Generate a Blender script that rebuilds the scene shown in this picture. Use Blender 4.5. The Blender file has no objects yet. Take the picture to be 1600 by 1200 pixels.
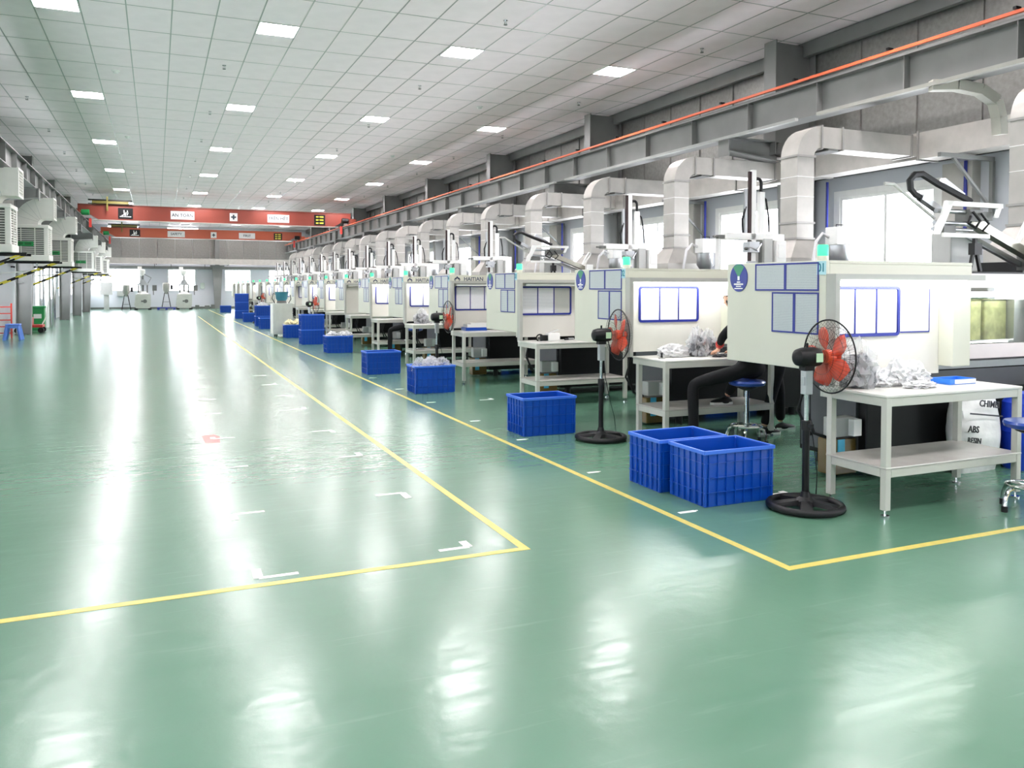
import bpy, bmesh, math, random
from mathutils import Vector, Matrix, noise
random.seed(7)
C = bpy.context.scene.collection
SC = bpy.context.scene
# ------------------------------------------------------------------ camera
FPX, YAW, PITCH, ROLL, CY, CH = 1275.0, .4112, .02734, .00164, 483.3, 1.5
cd = bpy.data.cameras.new('camera'); cam = bpy.data.objects.new('camera', cd); C.objects.link(cam)
cd.sensor_width = 36; cd.lens = FPX*36/1600; cd.shift_y = -(600-CY)/1600
cd.clip_start = .05; cd.clip_end = 300
F_ = Vector((math.sin(YAW)*math.cos(PITCH), math.cos(YAW)*math.cos(PITCH), -math.sin(PITCH)))
R_ = Vector((math.cos(YAW), -math.sin(YAW), 0)); U_ = R_.cross(F_)
R2 = R_*math.cos(ROLL)+U_*math.sin(ROLL); U2 = -R_*math.sin(ROLL)+U_*math.cos(ROLL)
cam.matrix_world = Matrix((R2, U2, -F_)).transposed().to_4x4()
cam.location = (0, 0, CH)
SC.camera = cam
# ------------------------------------------------------------------ world, exposure
w = bpy.data.worlds.new('world'); SC.world = w; w.use_nodes = True
w.node_tree.nodes['Background'].inputs[0].default_value = (.98, .955, 1, 1)
w.node_tree.nodes['Background'].inputs[1].default_value = 10.0
SC.view_settings.view_transform = 'Standard'; SC.view_settings.look = 'None'
SC.view_settings.gamma = 1; SC.view_settings.use_curve_mapping = False
SC.view_settings.exposure = 0.75
LAMP = 62.0      # ceiling diffuser emission
TUBE = 22.0      # bench tube emission
cy = SC.cycles
cy.use_denoising = True; cy.max_bounces = 7; cy.diffuse_bounces = 4; cy.glossy_bounces = 3
cy.transmission_bounces = 4; cy.transparent_max_bounces = 8; cy.sample_clamp_indirect = 6
cy.caustics_reflective = False; cy.caustics_refractive = False; cy.use_light_tree = True

# ------------------------------------------------------------------ materials
def lin(h):
    if isinstance(h, str):
        c = [int(h[i:i+2], 16)/255 for i in (0, 2, 4)]
        return tuple(x/12.92 if x < .04045 else ((x+.055)/1.055)**2.4 for x in c)
    return h
MATS = {}
def mat(name, col, rough=.5, metal=0, var=.06, scale=6, bump=0, emit=0, spec=.5, alpha=1, trans=0, coat=0):
    if name in MATS: return MATS[name]
    m = bpy.data.materials.new(name); m.use_nodes = True
    nt = m.node_tree; b = nt.nodes['Principled BSDF']
    c = lin(col)
    tc = nt.nodes.new('ShaderNodeTexCoord'); nz = nt.nodes.new('ShaderNodeTexNoise')
    nz.inputs['Scale'].default_value = scale; nz.inputs['Detail'].default_value = 4
    nt.links.new(tc.outputs['Object'], nz.inputs['Vector'])
    rp = nt.nodes.new('ShaderNodeValToRGB'); rp.color_ramp.elements[0].position = .3; rp.color_ramp.elements[1].position = .7
    rp.color_ramp.elements[0].color = (*[x*(1-var) for x in c], 1)
    rp.color_ramp.elements[1].color = (*[min(1, x*(1+var)) for x in c], 1)
    nt.links.new(nz.outputs['Fac'], rp.inputs['Fac']); nt.links.new(rp.outputs['Color'], b.inputs['Base Color'])
    b.inputs['Roughness'].default_value = rough; b.inputs['Metallic'].default_value = metal
    b.inputs['Specular IOR Level'].default_value = spec
    b.inputs['Alpha'].default_value = alpha; b.inputs['Transmission Weight'].default_value = trans
    b.inputs['Coat Weight'].default_value = coat
    if emit:
        nt.links.new(rp.outputs['Color'], b.inputs['Emission Color']); b.inputs['Emission Strength'].default_value = emit
    if bump:
        bp = nt.nodes.new('ShaderNodeBump'); bp.inputs['Strength'].default_value = bump; bp.inputs['Distance'].default_value = .01
        nt.links.new(nz.outputs['Fac'], bp.inputs['Height']); nt.links.new(bp.outputs['Normal'], b.inputs['Normal'])
    MATS[name] = m; return m
def glassmat(name, tint, gl=.12, rough=.02):
    m = bpy.data.materials.new(name); m.use_nodes = True; nt = m.node_tree; nt.nodes.clear()
    o = nt.nodes.new('ShaderNodeOutputMaterial'); mx = nt.nodes.new('ShaderNodeMixShader'); mx.inputs[0].default_value = gl
    t = nt.nodes.new('ShaderNodeBsdfTransparent'); t.inputs[0].default_value = (*tint, 1)
    g = nt.nodes.new('ShaderNodeBsdfGlossy'); g.inputs['Roughness'].default_value = rough
    nt.links.new(t.outputs[0], mx.inputs[1]); nt.links.new(g.outputs[0], mx.inputs[2]); nt.links.new(mx.outputs[0], o.inputs[0])
    MATS[name] = m; return m
def bagmat(name, col, op):
    m = bpy.data.materials.new(name); m.use_nodes = True; nt = m.node_tree
    o = nt.nodes['Material Output']; b = nt.nodes['Principled BSDF']
    b.inputs['Base Color'].default_value = (*lin(col), 1); b.inputs['Roughness'].default_value = .18
    nz = nt.nodes.new('ShaderNodeTexNoise'); nz.inputs['Scale'].default_value = 22; nz.inputs['Detail'].default_value = 5
    tc = nt.nodes.new('ShaderNodeTexCoord'); nt.links.new(tc.outputs['Object'], nz.inputs['Vector'])
    bp = nt.nodes.new('ShaderNodeBump'); bp.inputs['Strength'].default_value = .8; bp.inputs['Distance'].default_value = .012
    nt.links.new(nz.outputs['Fac'], bp.inputs['Height']); nt.links.new(bp.outputs['Normal'], b.inputs['Normal'])
    t = nt.nodes.new('ShaderNodeBsdfTransparent'); mx = nt.nodes.new('ShaderNodeMixShader'); mx.inputs[0].default_value = op
    nt.links.new(t.outputs[0], mx.inputs[1]); nt.links.new(b.outputs[0], mx.inputs[2]); nt.links.new(mx.outputs[0], o.inputs[0])
    MATS[name] = m; return m
def floormat():
    m = bpy.data.materials.new('green_epoxy'); m.use_nodes = True; nt = m.node_tree; b = nt.nodes['Principled BSDF']
    tc = nt.nodes.new('ShaderNodeTexCoord')
    n1 = nt.nodes.new('ShaderNodeTexNoise'); n1.inputs['Scale'].default_value = .55; n1.inputs['Detail'].default_value = 5
    nt.links.new(tc.outputs['Object'], n1.inputs['Vector'])
    rp = nt.nodes.new('ShaderNodeValToRGB'); e = rp.color_ramp.elements
    e[0].position = .3; e[1].position = .75; e[0].color = (*lin('517B64'), 1); e[1].color = (*lin('5E8570'), 1)
    nt.links.new(n1.outputs['Fac'], rp.inputs['Fac'])
    # scuffs: fine pale streaks stretched along the width
    mp = nt.nodes.new('ShaderNodeMapping'); mp.inputs['Scale'].default_value = (.8, 9, 1); mp.inputs['Rotation'].default_value = (0, 0, .25)
    nt.links.new(tc.outputs['Object'], mp.inputs['Vector'])
    n2 = nt.nodes.new('ShaderNodeTexNoise'); n2.inputs['Scale'].default_value = 2.2; n2.inputs['Detail'].default_value = 8
    nt.links.new(mp.outputs[0], n2.inputs['Vector'])
    r2 = nt.nodes.new('ShaderNodeValToRGB'); r2.color_ramp.elements[0].position = .62; r2.color_ramp.elements[1].position = .8
    r2.color_ramp.elements[0].color = (0, 0, 0, 1); r2.color_ramp.elements[1].color = (.12, .12, .12, 1)
    nt.links.new(n2.outputs['Fac'], r2.inputs['Fac'])
    mx = nt.nodes.new('ShaderNodeMixRGB'); mx.inputs['Color2'].default_value = (*lin('9CC4B0'), 1)
    nt.links.new(r2.outputs['Color'], mx.inputs['Fac']); nt.links.new(rp.outputs['Color'], mx.inputs['Color1'])
    nt.links.new(mx.outputs['Color'], b.inputs['Base Color'])
    mr = nt.nodes.new('ShaderNodeMapRange'); mr.inputs['From Min'].default_value = .3; mr.inputs['From Max'].default_value = .7
    mr.inputs['To Min'].default_value = .19; mr.inputs['To Max'].default_value = .27
    nt.links.new(n2.outputs['Fac'], mr.inputs['Value']); nt.links.new(mr.outputs[0], b.inputs['Roughness'])
    b.inputs['Specular IOR Level'].default_value = .76
    n3 = nt.nodes.new('ShaderNodeTexNoise'); n3.inputs['Scale'].default_value = 9; n3.inputs['Detail'].default_value = 6
    nt.links.new(tc.outputs['Object'], n3.inputs['Vector'])
    bp = nt.nodes.new('ShaderNodeBump'); bp.inputs['Strength'].default_value = .16; bp.inputs['Distance'].default_value = .012
    nt.links.new(n3.outputs['Fac'], bp.inputs['Height']); nt.links.new(bp.outputs['Normal'], b.inputs['Normal'])
    return m
def papermat(name, paper, ink, sc, horiz='Z'):
    """sheet of paper with faint printed rows and columns"""
    m = bpy.data.materials.new(name); m.use_nodes = True; nt = m.node_tree; b = nt.nodes['Principled BSDF']
    tc = nt.nodes.new('ShaderNodeTexCoord')
    wv = nt.nodes.new('ShaderNodeTexWave'); wv.bands_direction = horiz; wv.inputs['Scale'].default_value = sc; wv.inputs['Distortion'].default_value = 1.5
    wv.inputs['Detail'].default_value = 3; wv.inputs['Detail Scale'].default_value = 9
    nt.links.new(tc.outputs['Object'], wv.inputs['Vector'])
    rp = nt.nodes.new('ShaderNodeValToRGB'); rp.color_ramp.elements[0].position = .05; rp.color_ramp.elements[1].position = .3
    rp.color_ramp.elements[0].color = (*lin(ink), 1); rp.color_ramp.elements[1].color = (*lin(paper), 1)
    nt.links.new(wv.outputs['Fac'], rp.inputs['Fac']); nt.links.new(rp.outputs['Color'], b.inputs['Base Color'])
    b.inputs['Roughness'].default_value = .3
    MATS[name] = m; return m
M_floor = floormat()
M_tile = mat('ceiling_tile', 'F7ECEF', .75, var=.03, scale=3)
M_tbar = mat('ceiling_bar', 'A2A4A0', .28, .6, var=.03)
M_cream = mat('cream_enamel', 'CBCCBC', .38, var=.02, scale=3)
M_white = mat('white_enamel', 'ECEDEA', .4, var=.03)
M_bench = mat('bench_frame', 'BFC0B7', .4, var=.03)
M_btop = mat('bench_top', 'D6D5CF', .3, var=.04)
M_steel = mat('grey_painted_steel', '7A7C7A', .45, .1, var=.08, scale=2)
M_dsteel = mat('dark_grey_steel', '646663', .5, .1, var=.08, scale=2)
M_galv = mat('galvanised_duct', 'B2B0AA', .42, .35, var=.08, scale=5, bump=.05)
M_dgalv = mat('duct_flange', '9C9B97', .45, .4)
M_gpan = mat('galvanised_panel', '8C8C88', .4, .35, var=.14, scale=14, bump=.06)
M_plast = mat('wall_plaster', 'C6CAD0', .7, var=.02, scale=1)
M_black = mat('black_enamel', '0A0B0D', .45, var=.1, spec=.3)
M_rub = mat('black_plastic', '141517', .5, var=.08, spec=.35)
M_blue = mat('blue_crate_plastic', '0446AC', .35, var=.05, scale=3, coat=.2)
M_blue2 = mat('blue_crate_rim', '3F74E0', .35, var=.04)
M_navy = mat('navy_plastic', '1F2B86', .4, var=.04)
M_vinyl = mat('blue_vinyl', '1B3E94', .3, var=.05, coat=.4)
M_chrome = mat('chrome', 'D8DADC', .12, 1, var=.03)
M_orange = mat('orange_rail', 'E5663C', .4, var=.05)
M_crane = mat('crane_red', 'C2492A', .45, var=.08, scale=1)
M_yel = mat('yellow_paint', 'CFC064', .35, var=.08, scale=20)
M_wtape = mat('white_tape', 'EDEFEB', .45, var=.05, scale=20)
M_red = mat('red_paint', 'C33A32', .45, var=.06)
M_fan = mat('fan_blade_orange', 'DC4A2C', .3, var=.04, alpha=.6)
M_green = mat('green_plastic', '1F8C4A', .45, var=.06)
M_cooler = mat('cooler_plastic', 'E6E6DF', .45, var=.02)
M_skin = mat('skin', 'D9A98C', .55, var=.04)
M_cloth = mat('black_cloth', '0F1013', .85, var=.15, scale=30, spec=.3)
M_hair = mat('dark_hair', '1C1614', .6, var=.1)
M_cap = mat('white_cap', 'E9E7E2', .8, var=.03)
M_lamp = mat('lamp_diffuser', 'FFF7FA', .5, var=0, emit=LAMP)
M_tube = mat('lit_tube', 'FFFFFF', .5, var=0, emit=TUBE)
M_beacon = mat('lit_green_beacon', '3ADB85', .4, var=.05, emit=1.0)
M_teal = mat('teal_bowl', '3B7F93', .4, var=.06)
M_cyan = mat('cyan_label', '4FB2D6', .5, var=.04)
M_plate = mat('pale_cyan_plate', 'A9D3DC', .5, var=.03)
M_ink = mat('dark_ink', '25303E', .6, var=.02)
M_amber = mat('amber_liquid', '6E5A34', .2, var=.1)
M_grey = mat('grey_plastic', 'B9BBB8', .45, var=.04)
M_pink = mat('guard_enamel', 'E6DCDC', .35, var=.03)
M_mould = mat('mould_yellow_green', 'A9AD78', .45, var=.45, scale=9)
M_alu = mat('machined_metal', 'B5B8BA', .28, .8, var=.05)
M_glass = glassmat('window_glass', (.97, .99, 1), .08)
M_gglass = glassmat('guard_glass', (.96, .97, .94), .10)
M_bag = bagmat('clear_bag', 'E4E6EA', .32)
M_wbag = bagmat('white_bag', 'DCDDDE', .88)
M_parts = mat('dark_moulded_parts', '5A5C60', .3, .4, var=.8, scale=70, bump=1)
M_sack = mat('woven_sack', 'E4E4E2', .55, var=.05, scale=12, bump=.5)
M_paper = papermat('paper_print', 'B2BABA', '939C9E', 26)
M_paperw = papermat('white_paper_print', 'F3F4F6', 'B9BEC6', 30)
M_pgrey = mat('grey_sleeve', 'C3C5BF', .4, var=.02)
M_yb = mat('barrel_blue', '1C3FC0', .35, var=.04)
M_haz = mat('hazard_yellow', 'D8C93A', .5, var=.05)

# ------------------------------------------------------------------ mesh builder
class MB:
    def __init__(s): s.v = []; s.f = []; s.m = []; s.mi = 0
    def add(s, vs, fs, T=None):
        n = len(s.v)
        s.v += [tuple(T @ Vector(p)) if T else tuple(p) for p in vs]
        s.f += [tuple(i+n for i in f) for f in fs]; s.m += [s.mi]*len(fs)
        return s
    def box(s, x0, x1, y0, y1, z0, z1, T=None):
        return s.add([(x0,y0,z0),(x1,y0,z0),(x1,y1,z0),(x0,y1,z0),(x0,y0,z1),(x1,y0,z1),(x1,y1,z1),(x0,y1,z1)],
                     [(0,3,2,1),(4,5,6,7),(0,1,5,4),(1,2,6,5),(2,3,7,6),(3,0,4,7)], T)
    def cyl(s, p0, p1, r0, r1=None, n=12, caps=True):
        r1 = r0 if r1 is None else r1
        p0 = Vector(p0); p1 = Vector(p1); d = (p1-p0).normalized()
        a = d.orthogonal().normalized(); b = d.cross(a)
        vs = []
        for p, r in ((p0, r0), (p1, r1)):
            for i in range(n):
                t = 2*math.pi*i/n; vs.append(p+(a*math.cos(t)+b*math.sin(t))*r)
        fs = [(i, (i+1) % n, n+(i+1) % n, n+i) for i in range(n)]
        if caps: fs += [tuple(range(n-1, -1, -1)), tuple(range(n, 2*n))]
        return s.add(vs, fs)
    def tube(s, pts, r, n=8, closed=False):
        P = [Vector(p) for p in pts]; k = len(P); vs = []
        prev = None
        for i, p in enumerate(P):
            d = (P[(i+1) % k]-P[i-1]) if (closed or 0 < i < k-1) else (P[1]-P[0] if i == 0 else P[-1]-P[-2])
            d.normalize()
            a = prev - d*prev.dot(d) if prev is not None else d.orthogonal()
            if a.length < 1e-6: a = d.orthogonal()
            a.normalize(); prev = a; b = d.cross(a)
            rr = r[i] if isinstance(r, (list, tuple)) else r
            for j in range(n):
                t = 2*math.pi*j/n; vs.append(p+(a*math.cos(t)+b*math.sin(t))*rr)
        fs = []
        for i in range(k if closed else k-1):
            i2 = (i+1) % k
            for j in range(n): fs.append((i*n+j, i*n+(j+1) % n, i2*n+(j+1) % n, i2*n+j))
        if not closed: fs += [tuple(range(n-1, -1, -1)), tuple((k-1)*n+j for j in range(n))]
        return s.add(vs, fs)
    def bar(s, p0, p1, w, h, up=(0, 0, 1)):
        p0 = Vector(p0); p1 = Vector(p1); d = (p1-p0).normalized(); up = Vector(up)
        if abs(d.dot(up)) > .98: up = Vector((0, 1, 0))
        a = d.cross(up).normalized(); b = a.cross(d)
        vs = [p+a*x*w/2+b*y*h/2 for p in (p0, p1) for x, y in ((-1,-1),(1,-1),(1,1),(-1,1))]
        return s.add(vs, [(0,1,2,3),(7,6,5,4),(0,4,5,1),(1,5,6,2),(2,6,7,3),(3,7,4,0)])
    def lathe(s, prof, c=(0, 0, 0), n=24, T=None):
        vs = []; k = len(prof)
        for r, z in prof:
            for j in range(n):
                t = 2*math.pi*j/n; vs.append((c[0]+r*math.cos(t), c[1]+r*math.sin(t), c[2]+z))
        fs = [(i*n+j, i*n+(j+1) % n, (i+1)*n+(j+1) % n, (i+1)*n+j) for i in range(k-1) for j in range(n)]
        fs += [tuple(range(n-1, -1, -1)), tuple((k-1)*n+j for j in range(n))]
        return s.add(vs, fs, T)
    def prism(s, poly, axis, a0, a1, T=None):
        """poly of 2-D points extruded along axis 'x','y','z' from a0 to a1"""
        k = len(poly)
        def q(p, a): return {'x': (a, p[0], p[1]), 'y': (p[0], a, p[1]), 'z': (p[0], p[1], a)}[axis]
        vs = [q(p, a0) for p in poly]+[q(p, a1) for p in poly]
        fs = [(i, (i+1) % k, k+(i+1) % k, k+i) for i in range(k)]+[tuple(range(k-1, -1, -1)), tuple(range(k, 2*k))]
        return s.add(vs, fs, T)
    def mesh(s, name, mats, smooth=False):
        me = bpy.data.meshes.new(name); me.from_pydata([tuple(p) for p in s.v], [], s.f)
        for m in (mats if isinstance(mats, (list, tuple)) else [mats]): me.materials.append(m)
        if any(s.m): me.polygons.foreach_set('material_index', s.m)
        bm = bmesh.new(); bm.from_mesh(me); bmesh.ops.recalc_face_normals(bm, faces=bm.faces); bm.to_mesh(me); bm.free()
        if smooth:
            me.polygons.foreach_set('use_smooth', [True]*len(me.polygons))
            me.set_sharp_from_angle(angle=math.radians(40))
        me.update(); return me
def part(name, mb, m, parent=None, smooth=False, label=None, kind=None, bevel=0, loc=None):
    me = mb if isinstance(mb, bpy.types.Mesh) else mb.mesh(name, m, smooth)
    o = bpy.data.objects.new(name, me); C.objects.link(o)
    if parent: o.parent = parent
    if loc: o.location = loc
    if label: o['label'] = label
    if kind: o['kind'] = kind
    if bevel:
        b = o.modifiers.new('bevel', 'BEVEL'); b.width = bevel; b.segments = 2; b.limit_method = 'ANGLE'
    return o
def thing(name, label, cat, loc=(0, 0, 0), rotz=0, group=None):
    o = bpy.data.objects.new(name, None); C.objects.link(o); o.empty_display_size = .1
    o.location = loc; o.rotation_euler = (0, 0, rotz); o['label'] = label; o['category'] = cat
    if group: o['group'] = group
    return o
def tag(o, label, cat, group=None):
    o['label'] = label; o['category'] = cat
    if group: o['group'] = group
    return o
KIDS = {}
def dup(o, loc=None, rotz=None, label=None, group=None, parent=None, skip=()):
    c = o.copy(); C.objects.link(c)
    if parent: c.parent = parent
    if loc is not None: c.location = loc
    if rotz is not None: c.rotation_euler = (0, 0, rotz)
    if label: c['label'] = label
    if group: c['group'] = group
    for ch in list(o.children):
        if ch.name.split('.')[0] in skip: continue
        dup(ch, parent=c, skip=skip)
    return c
def struct(name, mb, m, smooth=False, bevel=0):
    o = part(name, mb, m, None, smooth, bevel=bevel); o['kind'] = 'structure'; return o
def text(name, s, size, m, parent, M, ext=.001, kind=None):
    cu = bpy.data.curves.new(name, 'FONT'); cu.body = s; cu.size = size; cu.extrude = ext
    cu.offset = size*.018; cu.align_x = 'CENTER'; cu.align_y = 'CENTER'; cu.resolution_u = 2
    t = bpy.data.objects.new(name, cu); C.objects.link(t)
    dg = bpy.context.evaluated_depsgraph_get(); dg.update()
    me = bpy.data.meshes.new_from_object(t.evaluated_get(dg)); me.transform(M); me.materials.clear(); me.materials.append(m)
    bpy.data.objects.remove(t); bpy.data.curves.remove(cu)
    return part(name, me, m, parent)
# orientation of lettering: reads from -y side (front) or from -x side (aisle)
def front(x, y, z, sx=1): return Matrix.Translation((x, y, z)) @ Matrix.Rotation(math.pi/2, 4, 'X') @ Matrix.Scale(sx, 4, (1, 0, 0))
def aisle(x, y, z, sx=1): return Matrix.Translation((x, y, z)) @ Matrix.Rotation(-math.pi/2, 4, 'Z') @ Matrix.Rotation(math.pi/2, 4, 'X') @ Matrix.Scale(sx, 4, (1, 0, 0))
def arc(cx, cz, r, a0, a1, n, y=0):
    return [(cx+r*math.cos(a0+(a1-a0)*i/n), y, cz+r*math.sin(a0+(a1-a0)*i/n)) for i in range(n+1)]
ORD = ['nearest', 'second', 'third', 'fourth', 'fifth', 'sixth', 'seventh', 'eighth', 'ninth', 'tenth', 'eleventh', 'twelfth',
       'thirteenth', 'fourteenth', 'fifteenth', 'sixteenth', 'seventeenth', 'eighteenth', 'nineteenth', 'twentieth']

# ------------------------------------------------------------------ room shell
X0, X1, Y0, Y1, ZC = -4.35, 10.15, -7.0, 59.7, 5.55
fl = struct('floor', MB().box(X0-.3, X1+.3, Y0-.3, Y1+.3, -.2, 0), M_floor)
def line(x0, x1, y0, y1, m=M_yel, n='floor_line', h=.0015): return part(n, MB().box(x0, x1, y0, y1, 0, h), m, fl)
line(1.90, 1.95, 4.25, 44)
line(-4.3, 1.95, 4.20, 4.25, h=.0017)
line(3.06, 3.11, 3.36, 56)
line(3.06, 9.6, 3.34, 3.39, h=.0017)
def lmark(x, y, dx, dy):     # L-shaped corner mark, arm dx along the width and dy along the length
    mb = MB(); z = .0019
    mb.box(min(x, x+dx), max(x, x+dx), y-.017, y+.017, 0, z)
    mb.box(x-.024, x+.024, min(y, y+dy), max(y, y+dy), 0, z+.0002)
    part('floor_mark', mb, M_wtape, fl)
for x, y, dx, dy in ((1.64,4.38,-.18,.11),(1.63,5.73,-.2,-.16),(1.65,7.15,-.18,.14),(1.66,8.53,-.2,-.12),(1.66,10.16,-.18,.16),(1.66,11.5,-.18,-.1),(1.66,12.9,-.2,.1),(1.66,14.3,-.2,-.1),
                     (.47,4.33,.2,.14),(.45,5.62,.2,-.14),(.49,7.1,.2,.14),(.5,8.5,.2,.1),(.5,10.2,.2,-.1),(.52,11.5,.2,.1),(.52,12.9,.2,-.1),(.52,14.3,.2,.1),(.52,16,.2,.1),(.52,18,.2,.1),
                     (4.1,10.05,-.18,.1),(3.3,4.49,-.13,.01),(3.28,5.76,-.1,.01),(3.33,7.28,-.1,.01),(3.3,8.5,-.1,.01),(3.3,10.1,-.1,.01),(3.3,11.6,-.1,.01),(3.3,13.2,-.1,.01),(4.2,4.63,-.14,.05)):
    lmark(x, y, dx, dy)
part('floor_joint', MB().box(3.9, 9.6, 2.28, 2.284, 0, .0006), mat('floor_joint_line', '6FA08C', .4), fl)
# pinkish stain + small debris
part('floor_stain', MB().prism([(.42,8.3),(.55,8.28),(.57,8.6),(.52,8.78),(.40,8.72)], 'z', 0, .001), mat('floor_stain_red', 'B77F78', .4), fl)

# ceiling : slab, tiles (half metre by one metre ten modules), bright bars
TX, TY = .6145, 1.2235
gx0, gy0 = 1.79-TX/2, 13.38-TY*.25
slab = struct('ceiling', MB().box(X0-.2, X1+.2, Y0-.2, Y1+.2, ZC+.03, ZC+.2), M_tile)
def project(x, y, z):
    d = Vector((x, y, z-CH)); f = d.dot(F_)
    return (800+FPX*d.dot(R2)/f, CY-FPX*d.dot(U2)/f) if f > .05 else None
LX = [-1.285, 1.79, 4.88, 7.92]
LY = [-4.95, 1.17, 7.28, 13.38, 19.5, 25.63, 31.74, 37.9, 44.0, 50.1, 56.2]
def is_lit(ix, iy):
    cx = gx0+(ix+.5)*TX
    if min(abs(cx-a) for a in LX) > .2: return False
    y0, y1 = gy0+iy*TY, gy0+(iy+1)*TY
    return any(y0 < ly < y1 for ly in LY)
tiles = []
for ix in range(int((X0-gx0)/TX)-1, int((9.95-gx0)/TX)+1):
    for iy in range(int((Y0-gy0)/TY)-1, int((Y1-gy0)/TY)+1):
        a0, a1, b0, b1 = gx0+ix*TX+.007, gx0+(ix+1)*TX-.007, gy0+iy*TY+.007, gy0+(iy+1)*TY-.007
        a0 = max(a0, X0); a1 = min(a1, 9.86); b0 = max(b0, Y0); b1 = min(b1, Y1)
        if a1-a0 < .08 or b1-b0 < .08: continue
        tiles.append((ix, iy, a0, a1, b0, b1))
def tile_mesh(mb, ix, iy, a0, a1, b0, b1, ox=0, oy=0):
    if is_lit(ix, iy):      # lamp takes 60 cm of this tile
        cyl_ = [l for l in LY if b0 < l < b1][0]
        if cyl_-.307-b0 > .02: mb.box(a0-ox, a1-ox, b0-oy, cyl_-.307-oy, ZC, ZC+.03)
        if b1-cyl_-.307 > .02: mb.box(a0-ox, a1-ox, cyl_+.307-oy, b1-oy, ZC, ZC+.03)
    else: mb.box(a0-ox, a1-ox, b0-oy, b1-oy, ZC, ZC+.03)
def tile_key(t):
    cx, cyy = (t[2]+t[3])/2, (t[4]+t[5])/2; p = project(cx, cyy, ZC)
    if p is None or not (-60 < p[0] < 1660 and -40 < p[1] < 1200): return 1e9
    return cx*cx+cyy*cyy
tiles.sort(key=tile_key)
full = MB().box(.007, TX-.007, .007, TY-.007, 0, .03).mesh('ceiling_tile', M_tile)
rest = MB()
for i, t in enumerate(tiles):
    if i < 300:
        if not is_lit(t[0], t[1]) and t[3]-t[2] > TX-.02 and t[5]-t[4] > TY-.02:
            part('ceiling_tile', full, M_tile, slab, loc=(t[2]-.007, t[4]-.007, ZC))
        else:
            mb = MB(); tile_mesh(mb, *t)
            if mb.v: part('ceiling_tile', mb, M_tile, slab)
    else: tile_mesh(rest, *t)
part('ceiling_tile_field', rest, M_tile, slab, kind='stuff')
g = MB()
x = gx0-TX*10
while x < 9.9:
    if x > X0: g.box(x-.009, x+.009, Y0, Y1, ZC-.004, ZC+.012)
    x += TX
y = gy0-TY*20
while y < Y1:
    if y > Y0: g.box(X0, 9.86, y-.006, y+.006, ZC-.003, ZC+.012)
    y += TY
part('ceiling_bar_grid', g, M_tbar, slab, kind='stuff')

# lamps
def lamp(loc, label):
    t = thing('ceiling_light', label, 'light', loc, 0, 'square ceiling light panels')
    fr = MB()
    for a in (-.304, .286): fr.box(a, a+.018, -.304, .304, -.012, .03); fr.box(-.286, .286, a, a+.018, -.012, .03)
    part('frame', fr, M_white, t)
    part('diffuser', MB().box(-.286, .286, -.286, .286, -.006, .02), M_lamp, t)
    return t
l0 = None
COLN = ['leftmost', 'second from left', 'third from left', 'rightmost']
for j, ly in enumerate(LY):
    for i, lx in enumerate(LX):
        lab = (f'lit square ceiling panel, {COLN[i]} column, {ORD[j-3]} visible row from camera' if j >= 3 else
               f'lit square ceiling panel above the camera end, {COLN[i]} column, {ORD[2-j]} row out of frame').replace('lit square ceiling panel', 'lit ceiling panel')
        if l0 is None: l0 = lamp((lx, ly, ZC), lab)
        else: dup(l0, (lx, ly, ZC), label=lab)
# sprinklers
def sprinkler(loc):
    t = thing('sprinkler', '', 'sprinkler', loc, 0, 'ceiling sprinklers')
    part('stem', MB().cyl((0, 0, 0), (0, 0, -.07), .008, n=8), M_chrome, t)
    part('escutcheon', MB().cyl((0, 0, -.001), (0, 0, -.012), .035, n=12), M_chrome, t)
    part('deflector', MB().cyl((0, 0, -.07), (0, 0, -.076), .03, n=10).bar((-.018,0,-.07),(-.018,0,-.035),.006,.006).bar((.018,0,-.07),(.018,0,-.035),.006,.006), M_dsteel, t)
    return t
s0 = None
SPX = [-2.49, 1.18, 4.9, 8.52]
for j, yy in enumerate([11.5, 15.9, 20.2, 24.1, 28.0, 32.0, 36.0, 40.0]):
    for i, xx in enumerate(SPX):
        lab = f'small chrome ceiling sprinkler, {COLN[i]} line, {ORD[j]} from the camera'
        if s0 is None: s0 = sprinkler((xx, yy, ZC)); s0['label'] = lab
        else: dup(s0, (xx, yy, ZC), label=lab)
d0 = None
for j, (xx, yy) in enumerate(((-.66, 17.1), (-.67, 24.46), (-.7, 31.84), (6.7, 17.2), (6.74, 24.7))):
    lab = f'white round smoke detector on ceiling, {"left" if xx < 0 else "right"} line, {ORD[j if j < 3 else j-3]} from camera'
    if d0 is None:
        d0 = thing('smoke_detector', lab, 'detector', (xx, yy, ZC), 0, 'smoke detectors')
        part('base', MB().lathe([(.07, 0), (.07, -.02), (.05, -.03)], n=16), M_white, d0, True)
        part('sensor', MB().lathe([(.045, -.03), (.04, -.055), (.02, -.06)], n=16), M_white, d0, True)
    else: dup(d0, (xx, yy, ZC), label=lab)

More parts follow.
